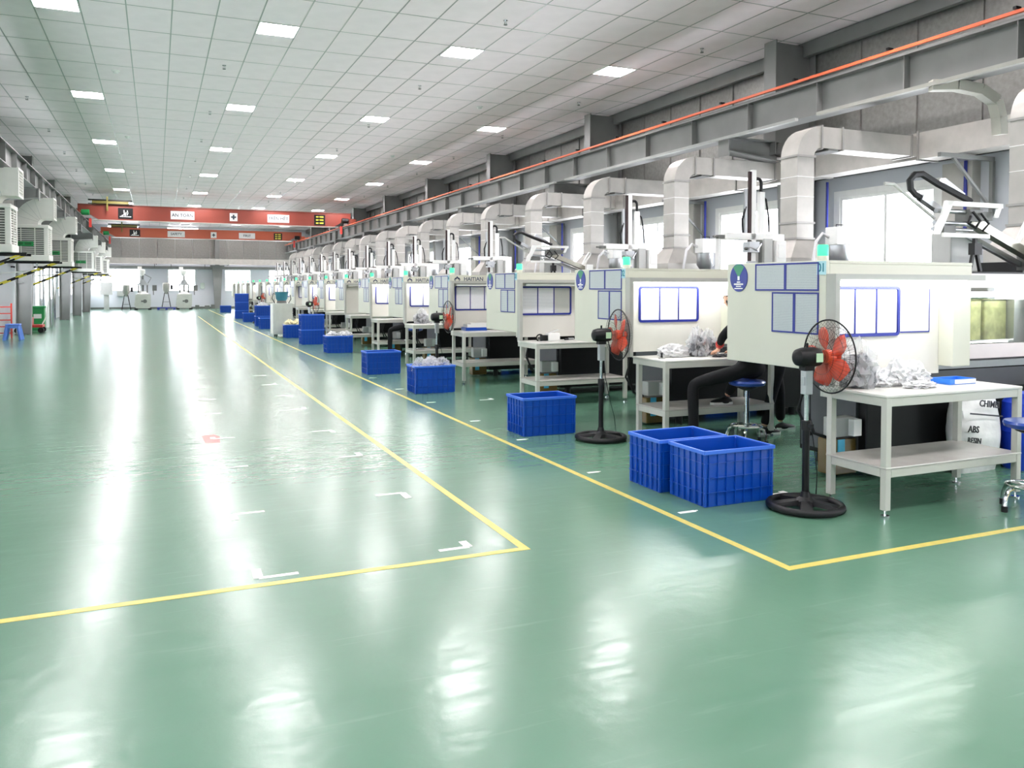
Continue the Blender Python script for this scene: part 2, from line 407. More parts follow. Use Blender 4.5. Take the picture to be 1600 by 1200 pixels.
# ---- walls
def wall_with_holes(name, m, axis, at, th, a0, a1, z0, z1, holes, zs, ze):
    """wall along axis with rectangular holes (list of (p,q)) between heights zs and ze"""
    mb = MB()
    def b(p, q, zz0, zz1):
        if q-p < 1e-4 or zz1-zz0 < 1e-4: return
        if axis == 'y': mb.box(at, at+th, p, q, zz0, zz1)
        else: mb.box(p, q, at, at+th, zz0, zz1)
    if holes: b(a0, a1, z0, zs); b(a0, a1, ze, z1)
    else: b(a0, a1, z0, z1)
    p = a0
    for h0, h1 in holes: b(p, h0, zs, ze); p = h1
    if holes: b(p, a1, zs, ze)
    return struct(name, mb, m)
RW = [(5.15+3.07*i-3*3.07, 6.92+3.07*i-3*3.07) for i in range(0, 21)]
RW = [h for h in RW if h[0] > Y0+.5 and h[1] < Y1-.4]
wr = wall_with_holes('wall_right', M_plast, 'y', X1, .2, Y0, Y1, 0, ZC+.1, RW, 1.3, 2.95)
LWN = [(8.2+6.15*i, 10.0+6.15*i) for i in range(-2, 9)]
wl = wall_with_holes('wall_left', M_plast, 'y', X0-.2, .2, Y0, Y1, 0, ZC+.1, LWN, 1.0, 2.7)
FW = [(-3.9, -.94), (.73, 2.48), (4.36, 6.08), (7.3, 9.0)]
wf = wall_with_holes('wall_far', M_plast, 'x', Y1, .2, X0, X1, 0, 5.0, FW, 1.18, 2.66)
wb = struct('wall_back', MB().box(X0, X1, Y0-.2, Y0, 0, ZC+.1), M_plast)
# upper far band with two high windows
struct('wall_far_upper', MB().box(X0, X1, Y1, Y1+.2, 5.0, 5.1).box(X0, -2.9, Y1, Y1+.2, 5.1, 5.5).box(-1.0, .7, Y1, Y1+.2, 5.1, 5.5).box(2.7, X1, Y1, Y1+.2, 5.1, 5.5).box(X0, X1, Y1, Y1+.2, 5.5, 5.65), M_plast)
WN = [0]
def window(x0, x1, y0, y1, z0, z1, ax):
    WN[0] += 1
    fr = MB(); f = .05
    def b(p, q, a, c, t0, t1):
        if ax == 'y': fr.box(t0, t1, p, q, a, c)
        else: fr.box(p, q, t0, t1, a, c)
    p, q = (y0, y1) if ax == 'y' else (x0, x1)
    t0, t1 = (x0, x1) if ax == 'y' else (y0, y1)
    b(p, q, z0, z0+f, t0, t1); b(p, q, z1-f, z1, t0, t1); b(p, p+f, z0+f, z1-f, t0, t1); b(q-f, q, z0+f, z1-f, t0, t1)
    mid = (p+q)/2; b(mid-f/2, mid+f/2, z0+f, z1-f, t0+.01, t1-.01)
    o = struct(f'window_{WN[0]}', fr, M_white)
    tm = (t0+t1)/2
    for s0_, s1_ in ((p+f, mid-f/2), (mid+f/2, q-f)):
        gm = MB()
        if ax == 'y': gm.box(tm-.003, tm+.003, s0_, s1_, z0+f, z1-f)
        else: gm.box(s0_, s1_, tm-.003, tm+.003, z0+f, z1-f)
        part('pane', gm, M_glass, o)
    return o
for h in RW: window(X1-.02, X1+.06, h[0], h[1], 1.3, 2.95, 'y')
for h in LWN: window(X0-.08, X0+.02, h[0], h[1], 1.0, 2.7, 'y')
for h in FW: window(h[0], h[1], Y1-.02, Y1+.06, 1.18, 2.66, 'x')
window(-2.9, -1.0, Y1-.02, Y1+.06, 5.1, 5.5, 'x'); window(.7, 2.7, Y1-.02, Y1+.06, 5.1, 5.5, 'x')
# white reveals round the right windows
for i, h in enumerate(RW):
    r = MB()
    r.box(X1-.035, X1, h[0]-.12, h[1]+.12, 2.95, 3.05).box(X1-.035, X1, h[0]-.12, h[0], 1.3, 2.95).box(X1-.035, X1, h[1], h[1]+.12, 1.3, 2.95).box(X1-.05, X1, h[0]-.12, h[1]+.12, 1.24, 1.3)
    struct(f'trim_{i+1}', r, M_white)
# galvanised cladding above the plaster: right wall, left wall, far wall (each sheet a part)
pm = MB().box(0, .05, .008, 1.017, 0, 5.5-3.35).mesh('cladding_sheet', M_gpan)
sm_ = MB().box(-.03, .03, -.012, .012, 0, 5.5-3.35).mesh('cladding_seam', M_gpan)
y = 4.43-1.025*10
while y < Y1-1:
    part('cladding_sheet', pm, M_gpan, wr, loc=(X1-.06, y, 3.35)); part('cladding_seam', sm_, M_gpan, wr, loc=(X1-.06, y, 3.35))
    part('cladding_sheet', pm, M_gpan, wl, loc=(X0, y, 3.35)); y += 1.025
fm = MB().box(.006, 1.09, 0, .05, 0, 1.7).mesh('cladding_sheet', M_gpan)
x = X0+.05
while x < X1-1:
    part('cladding_sheet', fm, M_gpan, wf, loc=(x, Y1-.06, 3.3)); x += 1.1
part('door_track', MB().box(X0+.1, X1-.2, Y1-.35, Y1-.05, 2.68, 2.86), M_steel, wf)
struct('baseboard_far', MB().box(X0, X1, Y1-.03, Y1, 0, .12), M_dsteel)
struct('baseboard_right', MB().box(X1-.02, X1, Y0, Y1-.03, 0, .12), M_dsteel)
part('black_joint_strip', MB().box(X1-.03, X1, Y0+.1, Y1-.1, 3.28, 3.34), M_black, wr)
# wall-head beam along the ceiling (right)
struct('trim_100', MB().box(9.88, 9.98, Y0, Y1, 5.32, 5.55).box(9.98, 10.1, Y0, Y1, 5.5, 5.55), M_steel)
struct('trim_101', MB().box(X0+.04, X0+.14, Y0, Y1, 5.32, 5.55), M_steel)
# plaster pilasters between windows
for i in range(-1, 9):
    yy = 7.56+6.15*i
    if yy < Y1-1 and yy > Y0: struct(f'trim_{120+i}', MB().box(9.98, X1, yy, yy+.45, 0, 3.2), mat('pilaster_grey', 'B4B2AC', .7))

# ---- steel columns (tapered portal frame), runway girders, cranes
CYS = [4.45+6.15*i for i in range(-1, 9)]
def column(side, yy, lab):
    t = thing('steel_column', lab, 'column', (0, yy, 0), 0, f'{side} steel columns')
    if side == 'right': xi, xo = 9.2, 10.02
    else: xi, xo = -3.45, -3.92
    s = 1 if xo > xi else -1
    if side == 'left':
        part('inner_flange', MB().prism([(xi, 5.5), (xi, 3.0), (xi+.1*s, 0), (xi+.125*s, 0), (xi+.025*s, 3.0), (xi+.025*s, 5.5)], 'y', -.14, .14), M_steel, t)
        part('web', MB().prism([(xi+.02*s, 5.5), (xi+.02*s, 3.0), (xi+.12*s, 0), (xo, 0), (xo, 5.5)], 'y', -.012, .012), M_steel, t)
    else:
        part('inner_flange', MB().box(xi, xi+.025, -.14, .14, 3.66, 5.5), M_steel, t)
        part('inner_flange', MB().prism([(xi+.3, 3.2), (xi+.4, 0), (xi+.425, 0), (xi+.325, 3.2)], 'y', -.14, .14), M_steel, t)
        part('web', MB().prism([(xi+.02, 5.5), (xi+.02, 3.66), (9.9, 3.66), (9.9, 3.2), (xi+.32, 3.2), (xi+.42, 0), (xo, 0), (xo, 5.5)], 'y', -.012, .012), M_steel, t)
    part('outer_flange', MB().box(min(xo, xo+.02*s), max(xo, xo+.02*s), -.14, .14, 0, 5.5), M_steel, t)
    part('stiffener', MB().box(min(xi+.12*s, xo), max(xi+.12*s, xo), -.12, .12, 3.66, 3.68).box(min(xi+.3*s, xo), max(xi+.3*s, xo), -.1, .1, 1.6, 1.62), M_steel, t)
    if side == 'right':
        part('corbel', MB().prism([(8.3, 3.86), (9.35, 3.86), (9.35, 3.56), (8.3, 3.66)], 'y', -.012, .012).box(8.28, 9.35, -.13, .13, 3.855, 3.875).prism([(8.3, 3.66), (9.35, 3.56), (9.35, 3.54), (8.3, 3.64)], 'y', -.13, .13).box(8.28, 8.3, -.13, .13, 3.58, 3.87), M_steel, t)
    else:
        part('corbel', MB().prism([(-2.6, 3.86), (-3.6, 3.86), (-3.6, 3.56), (-2.6, 3.66)], 'y', -.012, .012).box(-3.6, -2.58, -.13, .13, 3.855, 3.875).prism([(-2.6, 3.66), (-3.6, 3.56), (-3.6, 3.54), (-2.6, 3.64)], 'y', -.13, .13).box(-2.6, -2.58, -.13, .13, 3.58, 3.87), M_steel, t)
    part('base_plate', MB().box(min(xi+.2*s, xo), max(xi+.2*s, xo), -.2, .2, 0, .03), M_dsteel, t)
    return t
vis = [yy for yy in CYS if yy > 6]
for yy in CYS:
    for side in ('right', 'left'):
        if side == 'left' and yy < 16: continue
        n = ORD[int(round((yy-10.6)/6.15))] if yy > 6 else 'out-of-frame near'
        column(side, yy, f'grey tapered steel column on the {side} wall, {n} in view from the camera' if side == 'right' else
               f'grey tapered steel column on the left wall, {ORD[int(round((yy-22.9)/6.15))] if yy > 20 else "out-of-frame near"} from the camera')
def runway(xc, side):
    t = thing('crane_runway', f'long grey steel crane runway girder along the {side} wall', 'girder', (xc, 0, 0))
    part('web', MB().box(-.01, .01, Y0+.3, Y1-.2, 3.9, 4.33), M_steel, t)
    part('top_flange', MB().box(-.12, .12, Y0+.3, Y1-.2, 4.33, 4.35), M_steel, t)
    part('bottom_flange', MB().box(-.15, .15, Y0+.3, Y1-.2, 3.88, 3.9), M_steel, t)
    part('rail', MB().box(-.03, .03, Y0+.3, Y1-.2, 4.35, 4.40), M_dsteel, t)
    sm = MB().box(-.11, -.011, -.006, .006, 3.901, 4.329).box(.011, .11, -.006, .006, 3.901, 4.329).mesh('stiffener', M_steel)
    y = 1.55
    while y < Y1-.5:
        part('stiffener', sm, M_steel, t, loc=(0, y, 0)); y += 1.435
    return t
rr = runway(8.5, 'right'); runway(-2.8, 'left')
# conductor rail (orange) and its clips, cable trunking
t = thing('conductor_rail', 'thin orange conductor rail running along the right runway girder', 'rail', (8.33, 0, 0))
part('rail_bar', MB().box(-.018, .018, Y0+.3, Y1-.5, 4.385, 4.42), M_orange, t)
cm = MB().box(-.03, .05, -.02, .02, 4.43, 4.46).mesh('clip', M_black)
for i in range(34): part('clip', cm, M_black, t, loc=(0, 4.2+1.63*i, 0))
sg = thing('cable_trunking', 'pale cable trunking under the right runway girder with a drooping bend', 'trunking', (8.2, 0, -.015))
part('straight_run', MB().box(-.03, .03, 1.0, 8.5, 3.83, 3.875), mat('trunking_paint', '9C9C94', .5), sg)
bend = MB()
P = [(0, 6.75, 3.84), (.25, 6.62, 3.84), (.55, 6.55, 3.8), (.75, 6.5, 3.68), (.82, 6.5, 3.5), (.84, 6.5, 3.3)]
for i in range(len(P)-1): bend.bar(P[i], P[i+1], .12, .12)
part('bend', bend, mat('trunking_bend_paint', 'B9B9AE', .5), sg)
part('far_run', MB().box(-.03, .03, 8.9, 15.9, 3.835, 3.875).box(-.03, .03, 16.4, 27, 3.835, 3.875), mat('trunking_paint2', 'A2A4A0', .5), sg)

def crane(yc, z0, z1, xa, xb, lab, words, M_crane):
    t = thing('overhead_crane', lab, 'crane', (0, yc, 0), 0, 'overhead cranes')
    zm = z0+.0
    ends = .6
    part('box_girder', MB().prism([(xa, z0+.25), (xa+.38, z0+.25), (xa+.8, z0), (xb-.8, z0), (xb-.38, z0+.25), (xb, z0+.25), (xb, z1), (xa, z1)], 'y', -.2, .2), M_crane, t)
    part('top_edge', MB().box(xa, xb, -.24, .24, z1, z1+.025), M_crane, t)
    part('bottom_edge', MB().box(xa+ends, xb-ends, -.24, .24, z0-.025, z0), M_galv, t)
    for s, x in ((1, xa), (-1, xb)):
        e = part('end_truck', MB().box(x-.12, x+.12, -.85, .85, 4.42, 4.68), M_crane, t)
        for q in (-.7, .7): part('wheel', MB().cyl((x-.05, q, 4.5), (x+.05, q, 4.5), .1, n=16), M_rub, e)
        part('limit_arm', MB().bar((x+.48*s, -.3, z0+.02), (x+.48*s, -.3, 4.0), .1, .1), M_red, t)
        part('motor', MB().cyl((x+.15*s, -.35, 4.62), (x+.45*s, -.35, 4.62), .12, n=14), M_green if s > 0 else M_rub, t)
    h = part('hoist_trolley', MB().box(xa+.55, xa+1.95, -.3, .3, z1+.03, z1+.2).box(xa+1.1, xa+1.16, -.34, -.3, z1-.25, z1+.35), mat('hoist_yellow', '6E6628', .5), t)
    part('trolley_rail', MB().box(xa+.4, xa+2.1, -.32, -.28, z1+.17, z1+.23).box(xa+.4, xa+2.1, -.32, -.28, z1+.03, z1+.06), M_black, t)
    L = xb-xa
    sc = (z1-z0)/.67*1.05
    def board(x, w, h, m, nm='sign_board'):
        zc = (z0+z1)/2-.02
        return part(nm, MB().box(x-w/2, x+w/2, -.215, -.2, zc-h/2, zc+h/2), m, t), zc
    b1, zc = board(xa+L*.158, L*.05, .48*sc, M_black, 'load_board')
    x = xa+L*.158
    part('emblem', MB().tube([(x-.15, -.218, zc-.1), (x-.05, -.218, zc-.05), (x-.06, -.218, zc+.14)], .018, 6).tube([(x-.02, -.218, zc-.1), (x+.02, -.218, zc+.05)], .022, 6).tube([(x+.05, -.218, zc-.08), (x+.09, -.218, zc), (x+.07, -.218, zc+.13)], .018, 6).box(x-.22, x+.22, -.219, -.216, zc-.15, zc-.12), M_wtape, b1)
    for fx, wd, s in ((.355, .075, words[0]), (.54, .026, '+'), (.71, .075, words[1])):
        x = xa+L*fx
        b, zc = board(x, L*wd*1.12, .36, mat('board_white', 'C9CAC8', .5))
        if s == '+':
            a = .11*sc
            part('cross', MB().box(x-a, x+a, -.219, -.215, zc-a*.33, zc+a*.33).box(x-a*.33, x+a*.33, -.2195, -.215, zc-a, zc+a), M_ink, b)
        else: text('lettering', s, .2, M_ink, b, front(x, -.217, zc, .95))
    b2, zc = board(xa+L*.873, L*.044, .5*sc, M_black, 'rating_board')
    x = xa+L*.873
    yb = MB()
    for k in range(3):
        zz = zc+.15*sc-k*.15*sc
        yb.box(x-.17, x-.07, -.219, -.216, zz-.03, zz+.03).box(x-.04, x-.02, -.219, -.216, zz-.02, zz+.03).box(x+.01, x+.17, -.219, -.216, zz-.03, zz+.035)
    part('rating_lines', yb, M_haz, b2)
    return t
crane(39.1, 4.34, 4.96, -3.0, 8.55, 'brick-red overhead crane beam in front, lettered AN TOÀN, plus and TRÊN HẾT', ('AN TOÀN', 'TRÊN HẾT'), mat('crane_brick', '7C3629', .45, var=.08, scale=1))
crane(53.8, 4.42, 4.96, -2.95, 8.6, 'orange-red overhead crane beam farther back, lettered SAFETY and FIRST', ('SAFETY', 'FIRST'), mat('crane_orange', 'AE4F2F', .45, var=.08, scale=1))

# ------------------------------------------------------------------ duct work on the right
def flange(mb, x0, x1, y0, y1, z, t=.012, e=.018): mb.box(x0-e, x1+e, y0-e, y1+e, z-t, z+t)
def duct(yc, lab, xc=7.54):
    """vertical square riser with elbow, joined to the wall duct; local origin on the machine"""
    t = thing('extraction_duct', lab, 'duct', (xc, yc, 1.70), 0, 'extraction ducts')
    XE = 9.5-xc
    w = .135; d = .15; zt = 3.28-1.70; zu = zt+.28
    part('black_base', MB().box(-.36, .36, -.3, .3, -.08, .05), M_black, t)
    part('hood', MB().add([(-.33,-.27,.05),(.33,-.27,.05),(.33,.27,.05),(-.33,.27,.05),(-.33,-.27,.17),(.33,-.27,.17),(.33,.27,.17),(-.33,.27,.17),
                           (-w,-d,.42),(w,-d,.42),(w,d,.42),(-w,d,.42)],
                          [(0,1,5,4),(1,2,6,5),(2,3,7,6),(3,0,4,7),(4,5,9,8),(5,6,10,9),(6,7,11,10),(7,4,8,11),(0,3,2,1),(8,9,10,11)]), M_galv, t)
    part('riser', MB().box(-w, w, -d, d, .42, zt-.12), M_galv, t)
    # elbow : inner radius .1 about (w+.1, zt-.12+0)
    r_i, r_o = .12, .12+2*w; cx, cz = w+.12, zt-.12+.0
    n = 8; po = [(cx-r_o*math.cos(a*math.pi/2/n), cz+(r_o)*math.sin(a*math.pi/2/n)) for a in range(n+1)]
    pi_ = [(cx-r_i*math.cos(a*math.pi/2/n), cz+r_i*math.sin(a*math.pi/2/n)) for a in range(n+1)]
    vs = []; fs = []
    for (a, b) in zip(po, pi_): vs += [(a[0], -d, a[1]), (a[0], d, a[1]), (b[0], d, b[1]), (b[0], -d, b[1])]
    for k in range(n):
        for j in range(4): fs.append((k*4+j, k*4+(j+1) % 4, (k+1)*4+(j+1) % 4, (k+1)*4+j))
    part('elbow', MB().add(vs, fs), M_galv, t, True)
    zb = cz+r_i; ztp = cz+r_o
    part('branch', MB().box(cx, XE, -d, d, zb, ztp), M_galv, t)
    fz = MB(); flange(fz, -w, w, -d, d, 0); fz = fz.mesh('flange', M_dgalv)
    for z in (.42, .62, zt-.12): part('flange', fz, None, t, loc=(0, 0, z))
    fx = MB().box(-.012, .012, -d-.018, d+.018, zb-.018, ztp+.018).mesh('flange', M_dgalv)
    for x in (cx, cx+.35, XE-.12): part('flange', fx, None, t, loc=(x, 0, 0))
    for z in (.95, 1.2): part('seam', MB().box(-w-.003, w+.003, -d-.003, d+.003, z-.004, z+.004), M_white, t)
    part('damper_handle', MB().box(cx+.1, cx+.26, -d-.02, d+.02, zb-.03, zb-.01), M_dsteel, t)
    return t
DY = [5.35]+[8.16+2.655*i for i in range(4)]
while DY[-1] < 50: DY.append(DY[-1]+2.655)
d0 = None
for k, y in enumerate(DY):
    lab = f'galvanised extraction duct with hood and elbow, {ORD[k]} from the camera' if k else 'large galvanised extraction duct cut off by the right edge of the photo'
    if k == 0: duct(5.35, lab, 7.93)
    elif d0 is None: d0 = duct(y, lab)
    else: dup(d0, (7.54, y, 1.70), label=lab)
t = thing('main_duct', 'long galvanised rectangular main duct running along the right wall', 'duct', (9.5, 0, 0))
part('trunk', MB().box(0, .35, -4, Y1-.6, 3.24, 3.6), M_galv, t)
y = .4
fm_ = MB().box(-.02, .37, -.015, .015, 3.22, 3.62).mesh('flange', M_dgalv)
while y < Y1-1:
    part('flange', fm_, None, t, loc=(0, y, 0)); y += 1.9
# triangular wall brackets that carry it
bk = None
for i in range(9):
    yy = 7.35+6.15*i
    lab = f'grey triangular steel bracket holding the main duct, {ORD[i]} from the camera'
    if bk is None:
        bk = thing('duct_bracket', lab, 'bracket', (9.3, yy, 0), 0, 'brackets under the main duct')
        part('arm', MB().box(-.2, .8, -.025, .025, 3.16, 3.215), M_steel, bk)
        part('upright', MB().box(.76, .81, -.025, .025, 2.45, 3.16), M_steel, bk)
        part('brace', MB().bar((.05, 0, 3.16), (.77, 0, 2.55), .035, .035), M_steel, bk)
    else: dup(bk, (9.3, yy, 0), label=lab)
# conduit pipes on the right wall
for i, yy in enumerate((7.64, 10.1, 13.3, 16.4, 19.5, 22.6, 25.6)):
    tag(part('conduit_pipe', MB().cyl((0, 0, 0), (0, 0, 3.2), .022, n=10), M_navy, loc=(9.96, yy, 0)),
        f'dark blue vertical pipe on the right wall, {ORD[i]} from the camera', 'pipe', 'dark blue wall pipes')

# ------------------------------------------------------------------ moulding machines
MX, MY0, MP = 4.28, 4.34, 2.655
def machine(loc, lab):
    t = thing('injection_moulding_machine', lab, 'machine', loc, 0, 'row of injection moulding machines')
    part('end_cover', MB().box(0, .03, 0, 1.07, .91, 1.69).box(.03, .05, 0, .03, .8, 1.56).box(.03, 1.44, 1.04, 1.07, .91, 1.69), M_cream, t, bevel=.004)
    part('top_plate', MB().box(.03, 1.47, 0, 1.04, 1.67, 1.69), M_cream, t)
    part('head_beam', MB().box(.03, 1.47, 0, .14, 1.56, 1.67), M_cream, t, bevel=.006)
    part('corner_post', MB().box(1.26, 1.45, -.01, .12, .9, 1.56), M_cream, t, bevel=.006)
    part('booth_panel', MB().box(.05, 1.27, .12, .15, .84, 1.56), mat('booth_panel_paint', 'D3D2CA', .4, var=.02), t)
    hd = part('lamp_hood', MB().box(0.0, 1.5, -.09, -.003, 1.555, 1.595).box(0, .04, -.09, -.003, .81, 1.555), mat('hood_grey', 'A9AAA3', .4), t)
    lt = part('lamp_tube', MB().cyl((.1, -.045, 1.53), (1.38, -.045, 1.53), .018, n=8), M_white, t)
    part('guard_frame', MB().box(1.47, 4.3, .42, .45, 1.5, 1.62).box(1.47, 4.3, .42, .45, .9, 1.02).box(3.0, 3.1, .42, .45, 1.02, 1.5).box(4.2, 4.3, .42, .45, 1.02, 1.5).box(1.47, 4.3, 1.12, 1.15, .9, 1.62), M_pink, t)
    gp = part('guard_window', MB().box(1.47, 3.0, .432, .438, 1.02, 1.5), M_gglass, t)
    part('guard_window', MB().box(3.1, 4.2, .432, .438, 1.02, 1.5), M_gglass, t)
    part('guard_rail', MB().box(1.44, 4.3, .40, .45, .885, .9).box(1.47, 4.3, .42, 1.12, 1.62, 1.635), M_black, t)
    part('drip_rail', MB().box(1.2, 4.4, .38, .46, .83, .885), M_alu, t)
    part('platen', MB().box(2.0, 2.15, .55, 1.05, .92, 1.5), M_alu, t)
    part('platen', MB().box(2.75, 2.95, .55, 1.05, .92, 1.5), M_alu, t)
    part('mould', MB().box(2.15, 2.42, .62, .98, 1.0, 1.42).box(2.46, 2.75, .62, .98, 1.0, 1.42), M_mould, t, bevel=.01)
    for zz in (1.02, 1.42): part('tie_bar', MB().cyl((1.3, .6, zz), (2.8, .6, zz), .025, n=10), M_chrome, t)
    part('machine_bed', MB().box(.85, 4.9, .42, 1.15, .1, .83), M_black, t, bevel=.01)
    part('bed_frame', MB().box(1.1, 4.9, .38, .42, .66, .82).box(.82, .85, .5, 1.1, .15, .8), mat('bed_grey', '4A4C50', .4, .2), t)
    fm_ = MB().cyl((0, 0, 0), (0, 0, .1), .04, n=10).mesh('foot', M_rub)
    for x in (1.0, 2.6, 4.6):
        for y in (.5, 1.05): part('foot', fm_, None, t, loc=(x, y, 0))
    part('top_deck', MB().box(1.47, 4.9, .45, 1.12, 1.6, 1.62), M_white, t)
    part('injection_housing', MB().box(4.3, 4.95, .4, 1.15, .83, 1.72), M_cream, t, bevel=.01)
    part('hopper', MB().lathe([(.03, 1.66), (.05, 1.72), (.13, 1.84), (.13, 2.02)], (3.42, .62, 0), 14), M_alu, t, True)
    lo = part('hopper_loader', MB().box(3.3, 3.54, .52, .72, 2.02, 2.24), M_white, t, bevel=.01)
    part('handle', MB().tube([(3.36, .6, 2.24), (3.36, .6, 2.27), (3.48, .6, 2.27), (3.48, .6, 2.24)], .006, 6), M_black, lo)
    part('feed_hose', MB().tube([(3.3, .66, 2.12), (3.2, .66, 2.16), (3.1, .66, 2.06), (3.05, .66, 1.8), (3.05, .66, 1.64)], .02, 8), M_wbag, t, True)
    tk = part('lube_tank', MB().box(.58, .84, .5, .66, .02, .3), M_amber, t, bevel=.01)
    part('tank_label', MB().box(.63, .70, .492, .499, .1, .3), M_cyan, tk)
    cb = part('control_box', MB().box(.6, .86-.02, .5, .62, .32, .47), M_grey, t, bevel=.005)
    part('control_box_side', MB().box(.74, .82, .44, .498, .33, .46), M_white, cb)
    part('hose', MB().tube([(.5, .7, .75), (.42, .62, .55), (.48, .6, .35), (.6, .6, .31)], .014, 6).tube([(.55, .75, .75), (.5, .8, .5), (.6, .75, .3)], .012, 6), M_rub, t, True)
    0 and part('oil_hose_coil', MB().tube([(.28+.09*math.cos(a*.6), .8+.05*math.sin(a*.6), .9-.02*a) for a in range(30)], .012, 6), M_rub, t, True)
    return t
machs = []
LIT = {0: 1, 1: 1, 4: 1, 5: 1, 7: 1, 8: 1, 10: 1, 11: 1, 12: 1, 14: 1, 16: 1}
for k in range(19):
    y = MY0+MP*k
    desc = ['the nearest, plated 01, lit booth', 'second in the row, plated 02, lit booth', 'third in the row, unlit booth',
            'fourth in the row, lettered beam over unlit booth', 'fifth in the row, lettered beam over lit booth'][k] if k < 5 else f'{ORD[k]} from the camera'
    lab = 'cream injection moulding machine, ' + desc
    if k == 0: m0 = machine((MX, y, 0), lab); mm = m0
    else: mm = dup(m0, (MX, y, 0), label=lab)
    machs.append(mm)
M_unlit = M_white
part('guard_lamp', MB().cyl((1.75, .5, 1.45), (2.7, .5, 1.45), .014, n=8), M_tube, machs[0], label='lit lamp inside the guard')
lit_mesh = None
for k, mm in enumerate(machs):
    for ch in mm.children:
        if ch.name.startswith('lamp_tube') and k in LIT:
            if lit_mesh is None: lit_mesh = ch.data.copy(); lit_mesh.materials.clear(); lit_mesh.materials.append(M_tube)
            ch.data = lit_mesh; ch['label'] = 'lit fluorescent tube'
# lettered beams
def logo(mm):
    o = text('brand_lettering', 'HAITIAN', .085, mat('logo_blue', '39425A', .5), mm, front(.41, -.001, 1.625, 1.0), .001)
    e = part('brand_emblem', MB().tube([(.13+.045*math.cos(a), -.002, 1.618+.03*math.sin(a)) for a in [math.pi*2*i/14 for i in range(14)]], .006, 5, True).prism([(.085, 1.617), (.13, 1.672), (.175, 1.617), (.15, 1.617), (.13, 1.64), (.11, 1.617)], 'y', -.003, -.0005), mat('logo_blue', '39425A', .5), mm)
    return o, e
lg = logo(machs[3])
for k in range(4, 19):
    for o in lg: dup(o, parent=machs[k])
for k in range(19):
    part('number_plate', MB().box(-.004, -.0005, -.02+.02, .085, 1.59, 1.685), M_plate, machs[k])
    text('number', f'{k+1:02d}', .085, mat('teal_ink', '1F7C8C', .5), machs[k], aisle(-.005, .042, 1.637, .85), .0008)
# documents on the aisle side : four sleeves + oval sign
def sleeve(loc, w, h, lab, n=1):
    t = thing('document_sleeve', lab, 'document', loc, 0, 'document sleeves on the machine ends')
    part('frame', MB().box(-.006, -.001, 0, w, 0, .012).box(-.006, -.001, 0, w, h-.012, h).box(-.006, -.001, 0, .012, .012, h-.012).box(-.006, -.001, w-.012, w, .012, h-.012), M_navy, t)
    part('sheet', MB().box(-.003, -.001, .012, w-.012, .012, h-.012), M_paper, t)
    return t
SL = [(.40, 1.475, .33, .205, 'top far'), (.065, 1.475, .335, .205, 'top near'), (.305, 1.165, .235, .30, 'lower far'), (.065, 1.165, .24, .30, 'lower near')]
for j, (yy, zz, w_, h_, nm) in enumerate(SL):
    s = None
    for k in range(12):
        lab = f'blue-framed document sleeve, {nm} of four, aisle end of the {ORD[k]} machine'
        loc = (MX, MY0+MP*k+yy, zz)
        if s is None: s = sleeve(loc, w_, h_, lab)
        else: dup(s, loc, label=lab)
def oval(loc, lab):
    t = thing('oval_sign', lab, 'sign', loc, 0, 'oval safety signs on the machine ends')
    pts = [(.105*math.cos(2*math.pi*i/32), .112*math.sin(2*math.pi*i/32)) for i in range(32)]
    part('disc', MB().prism(pts, 'x', -.006, -.001), mat('sign_blue', '23358C', .35), t)
    wd = [(0, 0)]+[(.1*math.cos(a), .107*math.sin(a)) for a in [math.radians(50+8*i) for i in range(11)]]
    part('green_wedge', MB().prism(wd, 'x', -.0075, -.0062), mat('sign_green', '3C8C6A', .4), t)
    part('print_lines', MB().box(-.0078, -.0062, -.012, .012, -.02, .012).box(-.0078, -.0062, -.02, .02, -.04, -.03).box(-.0078, -.0062, -.055, .055, -.058, -.046).box(-.0078, -.0062, -.03, .03, -.073, -.065).box(-.0078, -.0062, -.05, .05, -.09, -.082), M_wtape, t)
    return t
s = None
for k in range(12):
    lab = f'blue oval sign with green wedge on the aisle end of the {ORD[k]} machine'
    loc = (MX, MY0+MP*k+.925, 1.577)
    if s is None: s = oval(loc, lab)
    else: dup(s, loc, label=lab)
